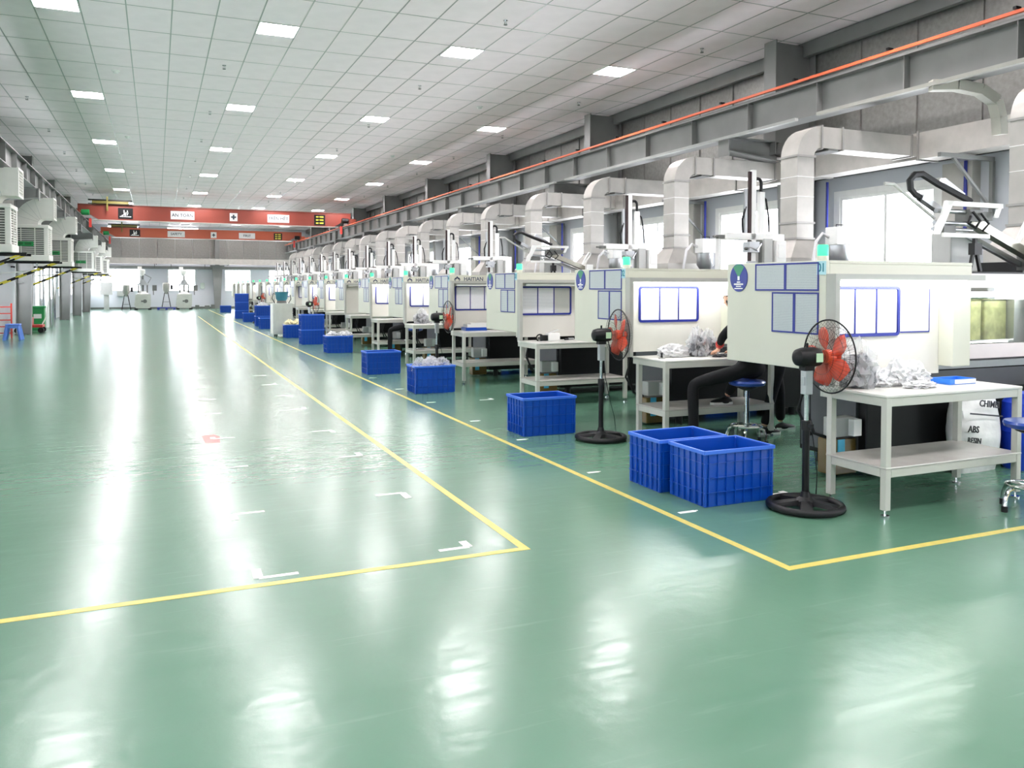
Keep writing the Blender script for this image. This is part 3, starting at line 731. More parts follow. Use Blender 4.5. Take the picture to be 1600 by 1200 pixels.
# boards on the booth panels (blue framed, three or four sheets)
def board(loc, n, w, h, sheets, lab, frame_w=.022, extra=False):
    t = thing('notice_board', lab, 'notice board', loc, 0, 'blue framed notice boards in the booths')
    def rr(x0, x1, z0, z1, r):
        pts = []
        for cx, cz, a in ((x1-r, z1-r, 0), (x0+r, z1-r, 90), (x0+r, z0+r, 180), (x1-r, z0+r, 270)):
            for q in range(5): an = math.radians(a+q*22.5); pts.append((cx+r*math.cos(an), cz+r*math.sin(an)))
        return pts
    po = rr(0, w, 0, h, .035); pi_ = rr(frame_w, w-frame_w, frame_w, h-frame_w, .015)
    k = len(po); vs = [(p[0], -.012, p[1]) for p in po]+[(p[0], -.012, p[1]) for p in pi_]+[(p[0], 0, p[1]) for p in po]+[(p[0], 0, p[1]) for p in pi_]
    fs = []
    for i in range(k):
        j = (i+1) % k
        fs += [(i, j, k+j, k+i), (2*k+i, 3*k+i, 3*k+j, 2*k+j), (i, 2*k+i, 2*k+j, j), (k+i, k+j, 3*k+j, 3*k+i)]
    part('frame', MB().add(vs, fs), M_navy, t)
    cw = (w-2*frame_w)/n
    for i in range(n):
        x = frame_w+cw*i
        part('sheet', MB().box(x+.008, x+cw-.008, -.004, -.001, frame_w+.004, h-frame_w-.004), sheets[i], t)
        if i: part('divider', MB().box(x-.006, x+.006, -.008, -.001, frame_w, h-frame_w), M_navy, t)
    if extra:
        part('side_sheet', MB().box(w+.01, w+.31, -.004, -.001, .03, h-.02), M_paperw, t)
        part('side_frame', MB().box(w+.01, w+.318, -.006, -.0045, .02, .03).box(w+.31, w+.318, -.006, -.001, .03, h-.02), M_navy, t)
    return t
YB = .12
board((MX+.16, MY0+YB, 1.14), 3, .68, .37, [M_paperw]*3, 'blue framed board with three white sheets and a fourth beside it, in lit booth 01', extra=True)
board((MX+.23, MY0+MP+YB, 1.14), 3, .74, .37, [M_paperw]*3, 'blue framed board with three sheets in lit booth 02')
board((MX+.09, MY0+2*MP+YB, 1.13), 3, .76, .38, [M_paperw, M_paperw, M_pgrey], 'blue framed board with two printed sheets and one empty grey pocket, third machine')
b4 = board((MX+.13, MY0+3*MP+YB, 1.12), 3, .78, .4, [M_paperw]*3, 'blue framed board with printed sheets in the unlit booth of the fourth machine')
for k in range(4, 14):
    if k == 6: continue
    dup(b4, (MX+.16, MY0+k*MP+YB, 1.12), label=f'blue framed board with white sheets in the booth of the {ORD[k]} machine')

# beacons
def beacon(loc, lab):
    t = thing('signal_beacon', lab, 'beacon', loc, 0, 'green signal beacons on the machines')
    part('base', MB().lathe([(.04, 0), (.04, .035)], n=16), M_cream, t, True)
    part('lens', MB().lathe([(.038, .035), (.039, .105), (.034, .115)], n=16), M_beacon, t, True)
    return t
s = None
for k in range(19):
    lab = f'lit green signal beacon on top of the {ORD[k]} machine corner'
    loc = (MX+.085, MY0+MP*k+.12, 1.69)
    if s is None: s = beacon(loc, lab)
    else: dup(s, loc, label=lab)

# ------------------------------------------------------------------ take-out robots
def robot_up(loc, lab):
    """local origin at the foot of the post; beam along x, mast vertical"""
    t = thing('takeout_robot', lab, 'robot', loc, 0, 'take-out robots on the machines')
    part('post', MB().box(.1, .22, -.08, .08, 0, .44), M_grey, t, bevel=.006)
    part('pendant_box', MB().box(.26, .4, -.1, .06, .1, .42).box(.28, .38, -.108, -.1, .22, .38), M_white, t, bevel=.006)
    part('traverse_beam', MB().box(-.42, .42, -.05, .05, .42, .5), M_white, t, bevel=.008)
    part('beam_end', MB().box(-.5, -.42, -.03, .03, .43, .47).cyl((-.5, 0, .45), (-.56, 0, .45), .012), M_dsteel, t)
    mst = part('mast', MB().box(-.06, -.0, -.05, -.01, .1, 1.22), M_white, t)
    part('mast_rail', MB().box(-.095, -.062, -.045, -.015, .05, 1.2), mat('rail_dark', '3A2B2B', .3, .5), t)
    part('mast_rail', MB().box(-.15, -.115, -.04, -.01, .5, 1.0), M_alu, t)
    part('second_mast', MB().box(.08, .15, -.02, .03, .5, .98), M_white, t)
    part('cable_chain', MB().tube([(.0, 0, .95)]+[(.06-.05*math.cos(a), 0, 1.08+.05*math.sin(a)) for a in [math.pi*i/8 for i in range(9)]]+[(.11, 0, .85)], .02, 6), M_rub, t, True)
    part('hose', MB().tube([(.13, .02, .95), (.2, .02, .9), (.24, .02, .7), (.25, .02, .52)], .012, 6).tube([(-.13, -.03, .8), (-.18, -.03, .65), (-.17, -.03, .5)], .014, 6), M_rub, t, True)
    part('gripper', MB().box(-.12, .02, -.09, .03, .28, .40).cyl((-.05, -.03, .28), (-.05, -.03, .0), .014).box(-.1, .0, -.06, .0, .14, .18).tube([(-.12, -.08, .34), (-.02, -.1, .3), (.05, -.08, .38)], .01, 6), M_alu, t)
    part('cylinder', MB().cyl((.07, -.04, .15), (.07, -.04, .4), .02).cyl((-.15, -.04, .32), (-.02, -.04, .32), .016), M_dsteel, t)
    return t
def robot_tilt(loc, lab, s=1.0):
    t = thing('takeout_robot', lab, 'robot', loc, 0, 'take-out robots on the machines')
    # white side plate frame seen side-on, long twin arm falling to the right, chain loop rising to the left
    part('frame_plate', MB().box(-.3, .38, -.1, -.08, .50, .54).box(-.34, .22, -.1, -.08, .24, .275).prism([(-.32, .54), (-.22, .54), (-.3, .40), (-.38, .26), (-.44, .26), (-.42, .34), (-.36, .42)], 'y', -.1, -.08).prism([(.38, .54), (.34, .54), (.28, .42), (.32, .42)], 'y', -.1, -.08), M_white, t)
    part('linear_rod', MB().cyl((-.36, -.04, .46), (.1, -.04, .46), .02).cyl((-.38, -.04, .36), (.05, -.04, .36), .02).cyl((-.38, -.02, .31), (.1, -.02, .31), .015), M_alu, t)
    part('valve_block', MB().box(-.02, .14, -.09, .05, .38, .48).box(-.3, -.16, -.07, .02, .28, .34).box(.16, .3, -.06, .05, .40, .47), M_dsteel, t)
    part('arm_beam', MB().bar((.05, -.02, .40), (1.0, 0, .06), .08, .075), mat('arm_metal', 'A09E92', .3, .6), t)
    part('arm_beam', MB().bar((.12, .1, .30), (.98, .1, .0), .04, .05), M_alu, t)
    part('arm_motor', MB().cyl((.96, -.05, .06), (1.12, -.05, .0), .07, n=14).box(.88, .98, -.1, .12, -.02, .12), M_dsteel, t)
    part('cable_chain', MB().tube([(.1, 0, .56), (-.3, 0, .69), (-.48, 0, .76), (-.57, 0, .75), (-.62, 0, .7), (-.61, 0, .63), (-.56, 0, .59), (-.48, 0, .56)], .028, 6), M_rub, t, True)
    part('chain_carrier', MB().bar((-.5, 0, .57), (-.28, 0, .47), .06, .05).bar((-.22, .02, .72), (.02, .02, .60), .05, .05), M_alu, t)
    part('probe_rod', MB().tube([(-.9, 0, .66), (-.8, 0, .66), (-.55, 0, .52), (-.33, 0, .40)], .014, 6), M_grey, t)
    part('hose', MB().tube([(0, -.1, .46), (.04, -.14, .38), (.0, -.13, .32), (-.08, -.12, .36), (-.02, -.1, .42)], .012, 6).tube([(.1, -.1, .45), (.16, -.13, .36), (.1, -.12, .3)], .01, 6), M_rub, t, True)
    part('carriage', MB().box(.0, .35, .1, .3, -.04, .3), M_grey, t, bevel=.01)
    part('pendant', MB().box(.72, .84, -.15, -.08, -.03, .22).tube([(.7, 0, .2), (.84, 0, .36), (.88, 0, .42), (.84, 0, .44), (.78, 0, .36), (.7, 0, .22)], .014, 6), M_white, t)
    part('gripper_tool', MB().bar((.1, -.05, .24), (.1, -.05, .1), .03, .03).bar((.08, -.05, .12), (.04, -.05, -.04), .025, .025).bar((.12, -.05, .12), (.17, -.05, -.04), .025, .025).box(.06, .15, -.08, -.02, .1, .2), M_rub, t)
    return t
rt = None; ru = None
for k in range(17):
    y = MY0+MP*k+.52
    lab = f'white take-out robot with {"tilted twin arm and chain loop" if k in (0, 3) else "upright mast and cross beam"}, on the {ORD[k]} machine'
    if k in (0, 3):
        loc = (6.5 if k == 0 else 6.35, y+.1, 1.755+(.24 if k else .0)*.0)
        if rt is None: rt = robot_tilt((6.5, y, 2.0-.26), lab)
        else: dup(rt, (6.25, y, 1.76), label=lab)
        (rt if k == 0 else rt)
    else:
        if ru is None: ru = robot_up((6.3, y, 1.62), lab)
        else: dup(ru, (6.3, y, 1.62), label=lab)
for o in list(C.objects):
    if o.name.startswith('takeout_robot') and o['label'].find('tilted') >= 0: o.location.z = 1.68; o.location.x -= .2 if o.location.y < 8 else 0

# ------------------------------------------------------------------ benches
def bench(loc, lab):
    """near-left corner of the top at local (0,0)"""
    t = thing('work_bench', lab, 'bench', loc, 0, 'steel work benches in front of the booths')
    L, D, H = 1.32, .59, .8
    part('bench_top', MB().box(0, L, 0, D, H-.018, H), M_btop, t, bevel=.004)
    ap = MB().box(.005, L-.005, .005, .035, H-.075, H-.018).box(.005, .035, .035, D-.03, H-.075, H-.018).box(L-.035, L-.005, .035, D-.03, H-.075, H-.018).box(.005, L-.005, D-.03, D-.005, H-.075, H-.018)
    part('apron', ap, M_bench, t, bevel=.003)
    for x in (.0, L-.05):
        for y in (.0, .47):
            lg = part('leg', MB().box(x+.002, x+.048, y+.002, y+.048, .045, H-.018), M_bench, t, bevel=.003)
            part('levelling_foot', MB().cyl((x+.025, y+.025, 0), (x+.025, y+.025, .012), .028, n=12).cyl((x+.025, y+.025, .012), (x+.025, y+.025, .045), .008, n=8), M_chrome, lg)
    part('shelf', MB().box(.0, L, .0, .52, .315, .328), mat('shelf_grey', 'C4C1BA', .25, .1), t, bevel=.003)
    part('shelf_rail', MB().box(.05, L-.05, .004, .034, .26, .315).box(.004, .034, .05, .47, .26, .315).box(L-.034, L-.004, .05, .47, .26, .315).box(.05, L-.05, .488, .518, .26, .315), M_bench, t, bevel=.003)
    return t
bn = None
BX = {}
for k in range(16):
    x = 4.33 + (.1 if k == 1 else 0)
    y = MY0+MP*k-.485
    lab = f'light grey steel work bench with lower shelf at the {ORD[k]} machine'
    if bn is None: bn = bench((x, y, 0), lab)
    else: dup(bn, (x, y, 0), label=lab)
    BX[k] = (x, y)

# ------------------------------------------------------------------ crates
def crate_meshes():
    Lx, Ly, Hh, th = .60, .42, .385, .008
    sh = MB()
    # tapered outer shell, inner shell
    a = .018
    o_b = [(a, a), (Lx-a, a), (Lx-a, Ly-a), (a, Ly-a)]; o_t = [(.008, .008), (Lx-.008, .008), (Lx-.008, Ly-.008), (.008, Ly-.008)]
    i_b = [(a+th, a+th), (Lx-a-th, a+th), (Lx-a-th, Ly-a-th), (a+th, Ly-a-th)]; i_t = [(.016, .016), (Lx-.016, .016), (Lx-.016, Ly-.016), (.016, Ly-.016)]
    vs = [(*p, .0) for p in o_b]+[(*p, Hh) for p in o_t]+[(*p, .012) for p in i_b]+[(*p, Hh) for p in i_t]
    fs = [(3, 2, 1, 0)]+[(i, (i+1) % 4, 4+(i+1) % 4, 4+i) for i in range(4)]+[(8, 9, 10, 11)]+[(8+i, 12+i, 12+(i+1) % 4, 8+(i+1) % 4) for i in range(4)]+[(4+i, 4+(i+1) % 4, 12+(i+1) % 4, 12+i) for i in range(4)]
    sh.add(vs, fs)
    rb = MB()
    def inset(z): return a+( .008-a)*z/Hh
    for k in range(8):
        x = .04+k*(Lx-.08)/7
        for s in (0, 1):
            y0 = inset(.2); yy = (y0-.012, y0+.002) if s == 0 else (Ly-y0-.002, Ly-y0+.012)
            rb.box(x-.0025, x+.0025, yy[0], yy[1], .01, Hh-.02)
    for k in range(6):
        y = .04+k*(Ly-.08)/5
        for s in (0, 1):
            x0 = inset(.2); xx = (x0-.012, x0+.002) if s == 0 else (Lx-x0-.002, Lx-x0+.012)
            rb.box(xx[0], xx[1], y-.0025, y+.0025, .01, Hh-.02)
    for z in (.1, .2, .3):
        rb.box(.0, Lx, .003, .011, z-.0025, z+.0025).box(.0, Lx, Ly-.011, Ly-.003, z-.0025, z+.0025)
        rb.box(.003, .011, .011, Ly-.011, z-.0025, z+.0025).box(Lx-.011, Lx-.003, .011, Ly-.011, z-.0025, z+.0025)
    crs = [MB().box(x+.004, x+.026, y+.004, y+.026, .004, Hh-.004).mesh('corner', M_blue) for x in (0, Lx-.03) for y in (0, Ly-.03)]
    rm = MB()
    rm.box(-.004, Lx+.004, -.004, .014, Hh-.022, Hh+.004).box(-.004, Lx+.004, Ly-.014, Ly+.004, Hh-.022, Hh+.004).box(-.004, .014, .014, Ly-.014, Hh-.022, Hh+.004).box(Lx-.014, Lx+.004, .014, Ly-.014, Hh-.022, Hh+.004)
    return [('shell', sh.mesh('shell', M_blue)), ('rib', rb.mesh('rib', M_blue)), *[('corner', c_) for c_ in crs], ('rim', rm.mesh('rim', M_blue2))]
CM = crate_meshes()
def crate(x, y, lab, z=0, rz=0, group='blue crates along the yellow line', s=1):
    t = thing('plastic_crate', lab, 'crate', (x, y, z), rz, group)
    t.scale = (s, s, s)
    for n, me in CM:
        o = part(n, me, None, t)
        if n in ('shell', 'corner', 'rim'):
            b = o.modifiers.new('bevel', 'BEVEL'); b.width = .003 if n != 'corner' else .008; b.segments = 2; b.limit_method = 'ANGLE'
    return t
crate(3.39, 4.51, 'empty blue ribbed crate nearest the camera, in front of the fan')
crate(3.335, 4.97, 'empty blue crate pushed against the back of the nearest crate', rz=0.0)
crate(3.34, 7.38, 'empty blue ribbed crate standing alone before the second bench')
crate(3.30, 10.95, 'blue crate heaped with clear plastic bags beside a fan')
crate(3.27, 13.67, 'empty bright blue crate left of the bag-filled crate')
crate(3.50, 18.45, 'blue crate filled with flat white bags')
crate(3.42, 21.45, 'lower blue crate of the stack of two'); crate(3.42, 21.45, 'upper blue crate of the stack of two', z=.39)
crate(3.42, 24.4, 'blue crate with pale yellow bags by the grey cabinet')
crate(3.34, 29.9, 'small-looking blue crate beside the grey cabinet, toward the far end')
crate(3.42, 32, 'lower blue crate of the far bag-topped stack'); crate(3.42, 32, 'upper blue crate of the far bag-topped stack', z=.39)
crate(3.36, 36, 'lighter blue single crate just before the tall far stack')
for i, n in enumerate(('bottom', 'middle', 'top')): crate(3.38, 40, f'{n} blue crate of the tall far stack of three', z=.39*i)
crate(3.40, 50, 'farthest single blue crate at the end of the line')
for i, n in enumerate(('lower', 'upper')): crate(5.98, 5.98, f'{n} blue crate of the stack behind the nearest machine, by the standing worker', z=.39*i, rz=0, group='blue crates between the machines', s=.8)
for o in list(C.objects):
    if o.get('label', '') == 'upper blue crate of the stack behind the nearest machine, by the standing worker': o.location.z = .313
crate(7.0, 9.2-.3, 'blue crate on the floor between the second and third machines', group='blue crates between the machines')
crate(5.9, 14.0-.3, 'blue crate on the floor between the fourth and fifth machines', group='blue crates between the machines', s=.8)

# ------------------------------------------------------------------ soft bags
def blob(name, sx, sy, sz, seed, m, parent=None, loc=(0, 0, 0), crump=.25, peak=0, sub=4):
    bm = bmesh.new(); bmesh.ops.create_icosphere(bm, subdivisions=sub, radius=1)
    rnd = random.Random(seed)
    K = 0 and [(Vector((rnd.uniform(-1, 1), rnd.uniform(-1, 1), rnd.uniform(-1, 1))).normalized(), rnd.uniform(3, 9), rnd.uniform(0, 6.3), rnd.uniform(.4, 1)) for _ in range(10)]
    off = Vector((seed*3.1, seed*1.7, seed*.9))
    for v in bm.verts:
        d = v.co.copy()
        n = 1-abs(noise.noise(d*1.7+off))*2; n2 = 1-abs(noise.noise(d*4.2+off))*2.2; n3 = noise.noise(d*9+off)
        r = 1+crump*(.75*(n-.6)+.45*(n2-.6)+.18*n3)
        p = Vector((d.x*r*sx, d.y*r*sy, d.z*r*sz))
        if peak and d.z > .5: p.z += (d.z-.5)*peak*sz; q = 1-.6*(d.z-.5)*2*.6; p.x *= q; p.y *= q
        if p.z < -.55*sz: p.z = -.55*sz+(p.z+.55*sz)*.08
        v.co = p+Vector((0, 0, .57*sz))
    me = bpy.data.meshes.new(name); bm.to_mesh(me); bm.free(); me.materials.append(m)
    me.polygons.foreach_set('use_smooth', [True]*len(me.polygons)); me.set_sharp_from_angle(angle=math.radians(28))
    o = bpy.data.objects.new(name, me); C.objects.link(o); o.location = loc
    if parent: o.parent = parent
    return o
def filled_bag(loc, s, seed, lab, grp, sz=1):
    t = thing('parts_bag', lab, 'bag', loc, 0, grp)
    blob('contents', .098*s, .09*s, .12*s*sz, seed+50, M_parts, t, (0, 0, .004), .3, 0, 3)
    blob('bag_film', .11*s, .10*s, .15*s*sz, seed, M_bag, t, (0, 0, 0), .5, .5)
    return t
def white_bag(loc, sx, sy, sz, seed, lab, grp, peak=.3, m=None):
    o = blob('plastic_bag', sx, sy, sz, seed, m or M_wbag, None, loc, .5, peak); return tag(o, lab, 'bag', grp)
zb = .8
filled_bag((4.50, 4.26, zb), 1.25, 3, 'clear bag of dark moulded parts behind the nearest fan', 'bags on the first bench')
white_bag((4.74, 4.25, zb), .13, .08, .07, 11, 'flat white plastic bag between parts bag and knotted bags', 'bags on the first bench', .2)
white_bag((4.86, 4.24, zb), .10, .08, .10, 12, 'knotted white plastic bag in the middle of the first bench', 'bags on the first bench', .9)
white_bag((5.04, 4.26, zb), .13, .09, .10, 13, 'largest crumpled white bag on the first bench', 'bags on the first bench', .25)
white_bag((4.90, 4.08, zb), .14, .06, .03, 14, 'thin white plastic film lying at the bench edge', 'bags on the first bench', 0)
t = thing('blue_tray', 'shallow bright blue open tray on the nearest bench', 'tray', (5.22, 4.1, zb), .0)
part('tray_shell', MB().box(0, .27, 0, .16, 0, .006).box(0, .27, 0, .008, .006, .04).box(0, .27, .152, .16, .006, .04).box(0, .008, .008, .152, .006, .04).box(.262, .27, .008, .152, .006, .04), mat('tray_blue', '2E7BE0', .35), t, bevel=.002)
part('paper_label', MB().box(.05, .268, -.003, -.0005, .006, .036), M_white, t, label='white paper strip')
filled_bag((5.03, 6.83, zb), 1.0, 5, 'left clear bag of metal-grey parts on the second bench', 'bags on the second bench', 1.1)
filled_bag((5.24, 6.92, zb), .95, 6, 'right clear bag of grey parts beside the seated worker', 'bags on the second bench', 1.0)
white_bag((4.76, 6.85, zb), .17, .08, .08, 15, 'low white bag lying on the left of the second bench', 'bags on the second bench', 0)
t = tag(blob('loose_parts', .12, .05, .02, 77, M_parts, None, (5.24, 6.68, zb), .6), 'loose grey parts heaped before the bags on the second bench', 'parts'); t['kind'] = 'stuff'
t = thing('hand_stamp', 'tiny black stamp at the left edge of the second bench', 'stamp', (4.53, 6.72, zb))
part('stamp_base', MB().box(-.03, .03, -.015, .015, 0, .012), M_grey, t); part('grip', MB().lathe([(.012, .012), (.008, .03), (.014, .06)], n=10), M_black, t, True)
t = thing('tape_gun', 'black and white tape dispenser on the third bench', 'dispenser', (4.66, 9.55, zb))
part('body', MB().box(0, .17, -.05, .05, 0, .1), M_white, t, bevel=.01)
part('roll', MB().lathe([(.055, 0), (.055, .07)], (-.04, 0, .005), 20), M_black, t, True)
part('loop_handle', MB().tube([(-.1+.05*math.cos(a), 0, .04+.045*math.sin(a)) for a in [2*math.pi*i/12 for i in range(12)]], .009, 6, True), M_black, t)
part('cut_film', MB().bar((.02, 0, .1), (.16, 0, .14), .07, .004), M_wbag, t)
t = thing('small_tool', 'small grey hand tool lying right of the tape dispenser', 'tool', (5.0, 9.6, zb))
part('jaw', MB().cyl((0, 0, .015), (.09, .02, .015), .014, n=8), M_alu, t); part('grip', MB().cyl((-.07, -.03, .014), (0, 0, .014), .012, n=8), M_rub, t)
t = thing('paper_box', 'blue-edged white carton on the fourth bench', 'box', (4.52, 12.2, zb))
part('carton', MB().box(0, .36, 0, .22, 0, .05), M_blue, t); part('white_lid', MB().box(.03, .4, .02, .2, .051, .1), M_white, t)
tag(part('flat_carton', MB().box(0, .28, 0, .16, 0, .02), M_white, loc=(4.62, 12.24, zb+.1), bevel=.003), 'small white carton on top of the blue-edged box', 'box')
filled_bag((4.62, 14.9, zb), 1.3, 8, 'big clear bag on the tray pile of the fifth bench', 'bags on the fifth bench', .8)
t = thing('parts_tray', 'grey tray of moulded parts on the fifth bench', 'tray', (4.78, 14.75, zb))
part('tray_shell', MB().box(0, .3, 0, .2, 0, .03), M_grey, t); part('moulded_parts', MB().box(.02, .28, .02, .18, .031, .05), M_parts, t)
# bags in crates
for i, (x, y, s_, sd) in enumerate(((3.42, 11.1, .11, 21), (3.58, 11.12, .12, 22), (3.75, 11.1, .11, 23), (3.62, 11.22, .11, 24))):
    o = white_bag((x, y, .30), s_*1.05, s_*.95, .12, sd, f'clear bag heaped in the crate beside the fan, {ORD[i] if i else "leftmost"}', 'bags in the fourth crate', .25, M_bag)
for i, (x, y, sd) in enumerate(((3.66, 18.62, 31), (3.88, 18.66, 32), (3.98, 18.6, 33))):
    white_bag((x, y, .33), .14, .13, .09, sd, f'white bag in the flat-bag crate, {["left", "middle", "right"][i]} one', 'bags in the white-bag crate', .4)
for i, (x, y, sd) in enumerate(((3.58, 24.6, 34), (3.8, 24.6, 35))):
    white_bag((x, y, .33), .15, .14, .12, sd, f'pale yellow bag in the crate by the cabinet, {["left", "right"][i]} one', 'bags by the cabinet', .5, M_ybag if 'M_ybag' in globals() else mat('yellow_film', 'EFE6BC', .4))
white_bag((3.7, 32.2, .70), .2, .15, .12, 36, 'pale bag on top of the far crate stack', 'far bag', .3)

# ------------------------------------------------------------------ pedestal fans
def fan(loc, lab, tilt=0):
    """head faces +x locally"""
    t = thing('pedestal_fan', lab, 'fan', loc, 0, 'pedestal fans by the benches')
    ring = part('base_ring', MB().tube([(.235*math.cos(a), .235*math.sin(a), .028) for a in [2*math.pi*i/40 for i in range(40)]], .024, 10, True), M_rub, t, True)
    part('base_hub', MB().lathe([(.075, .03), (.07, .06), (.035, .085), (.028, .12)], n=20), M_rub, t, True)
    for k in range(5):
        a = 2*math.pi*k/5+.3; c, s = math.cos(a), math.sin(a)
        part('base_spoke', MB().add([(.05*c-.035*s, .05*s+.035*c, .035), (.05*c+.035*s, .05*s-.035*c, .035), (.225*c+.05*s, .225*s-.05*c, .02), (.225*c-.05*s, .225*s+.05*c, .02),
                                     (.05*c-.028*s, .05*s+.028*c, .068), (.05*c+.028*s, .05*s-.028*c, .068), (.225*c+.04*s, .225*s-.04*c, .045), (.225*c-.04*s, .225*s+.04*c, .045)],
                                    [(0,3,2,1),(4,5,6,7),(0,1,5,4),(1,2,6,5),(2,3,7,6),(3,0,4,7)]), M_rub, t)
    part('lower_pole', MB().cyl((0, 0, .1), (0, 0, .56), .024, n=14), M_black, t, True)
    part('collar', MB().cyl((0, 0, .54), (0, 0, .60), .032, n=14).box(-.012, .012, -.06, -.02, .56, .585), M_rub, t, True)
    part('upper_pole', MB().cyl((0, 0, .6), (0, 0, .8), .015, n=12), M_chrome, t, True)
    part('switch_box', MB().box(-.028, .028, -.028, .028, .78, .95).box(-.034, -.028, -.015, .015, .84, .9), M_alu if tilt else M_rub, t, bevel=.006)
    mo = part('motor_housing', MB().lathe([(.03, -.115), (.055, -.1), (.066, -.06), (.068, .03), (.06, .07), (.03, .085)], n=20, T=Matrix.Translation((.02, 0, 1.03)) @ Matrix.Rotation(math.pi/2, 4, 'Y')).box(-.04, .04, -.03, .03, .94, .975), M_black, t, True)
    part('sticker', MB().box(.02, .075, -.0705, -.0680, 1.0, 1.06), mat('green_sticker', 'B9D6B4', .5), mo)
    part('oscillation_knob', MB().cyl((0, 0, 1.09), (0, 0, 1.125), .009, n=8), M_black, mo)
    X = .185
    part('blade_hub', MB().lathe([(.045, -.03), (.05, .0), (.04, .04), (.015, .05)], n=18, T=Matrix.Translation((X-.01, 0, 1.03)) @ Matrix.Rotation(math.pi/2, 4, 'Y')), mat('hub_orange', 'E05A3A', .35), t, True)
    part('shaft', MB().cyl((.1, 0, 1.03), (X-.03, 0, 1.03), .012, n=8), M_chrome, t)
    for k in range(5):
        a0 = 2*math.pi*k/5; vs = []; n = 6
        for i in range(n+1):
            r = .04+(.205-.04)*i/n; wd = .72*math.sin(math.pi*(.25+.6*i/n))
            for j in range(4):
                a = a0+wd*(j/3-.5)*1.5; vs.append((X-.01+.035*(j/3-.5)*-1, r*math.cos(a), 1.03+r*math.sin(a)))
        me = MB().add(vs, [(i*4+j, i*4+j+1, (i+1)*4+j+1, (i+1)*4+j) for i in range(n) for j in range(3)])
        b = part('fan_blade', me, M_fan, t, True); s = b.modifiers.new('thickness', 'SOLIDIFY'); s.thickness = .002
    # grille : two domed cages
    g1 = MB(); R = .25; zc = 1.03
    for sgn, rad in ((-1, .05), (1, .035)):
        prof = [(rad, sgn*.075), (.12, sgn*.07), (.2, sgn*.05), (R, 0)]
        for k in range(48):
            a = 2*math.pi*k/48
            g1.tube([(X+.0+d_, r*math.cos(a), zc+r*math.sin(a)) for r, d_ in prof], .0009, 3)
        for r, d_ in prof[:3]:
            g1.tube([(X+d_, r*math.cos(a), zc+r*math.sin(a)) for a in [2*math.pi*i/32 for i in range(32)]], .0014, 4, True)
    part('grille_wires', g1, M_rub, t, kind='stuff')
    part('grille_rim', MB().tube([(X, R*math.cos(a), zc+R*math.sin(a)) for a in [2*math.pi*i/48 for i in range(48)]], .0055, 8, True), M_black, t, True)
    part('front_badge', MB().lathe([(.036, 0), (.03, .008)], n=18, T=Matrix.Translation((X+.074, 0, zc)) @ Matrix.Rotation(math.pi/2, 4, 'Y')), mat('hub_orange', 'E05A3A', .35), t)
    part('cord', MB().tube([(.03, .0, .8), (.06, .03, .6), (.12, .06, .4), (.2, .12, .2), (.26, .2, .01), (.3, .32, .006)], .004, 6), M_rub, t, True)
    return t
f0 = fan((4.02, 4.24, 0), 'black pedestal fan with orange blades beside the nearest bench', 1)
dup(f0, (4.0, 6.98, 0), rotz=-.1, label='black pedestal fan beside the second bench, seen edge-on')
dup(f0, (4.0, 12.1, 0), label='black pedestal fan behind the bag-filled crate')
dup(f0, (3.85, 22.75, 0), rotz=-.5, label='far pedestal fan standing behind the stack of two crates')
dup(f0, (3.9, 35.2, 0), rotz=-.5, label='farthest pedestal fan beside the tall crate stack')
for o in list(C.objects):
    if o.name.startswith('pedestal_fan') and o.location.y < 5: o.rotation_euler = (0, 0, -.06)

# ------------------------------------------------------------------ stools
def stool(loc, lab, rz=0, sz=.61):
    t = thing('swivel_stool', lab, 'stool', loc, rz, 'blue swivel stools')
    part('seat', MB().lathe([(.13, sz-.055), (.165, sz-.045), (.175, sz-.02), (.165, sz-.003), (.12, sz)], n=28), M_vinyl, t, True)
    part('seat_plate', MB().lathe([(.03, sz-.1), (.1, sz-.07), (.1, sz-.056)], n=16), M_black, t, True)
    part('gas_column', MB().cyl((0, 0, .17), (0, 0, sz-.09), .022, n=14).cyl((0, 0, .14), (0, 0, .3), .029, n=14), M_chrome, t, True)
    part('foot_ring', MB().tube([(.15*math.cos(a), .15*math.sin(a), .17) for a in [2*math.pi*i/28 for i in range(28)]], .008, 8, True), M_chrome, t, True)
    for k in range(5):
        a = 2*math.pi*k/5; c, s = math.cos(a), math.sin(a)
        l = part('leg', MB().tube([(.02*c, .02*s, .16), (.12*c, .12*s, .165), (.17*c, .17*s, .14), (.19*c, .19*s, .09), (.195*c, .195*s, .035)], .014, 8), M_chrome, t, True)
        part('rubber_foot', MB().cyl((.195*c, .195*s, 0), (.195*c, .195*s, .04), .02, n=10), M_rub, l)
    return t
st = stool((5.38, 3.6, 0), 'blue round swivel stool at the right edge beside the nearest bench', .35)
dup(st, (5.2, 6.27, 0), .2, label='blue round swivel stool under the seated worker at the second bench')
dup(st, (5.08, MY0+5*MP-.75, 0), .5, label='blue swivel stool at the sixth machine under the far seated worker')

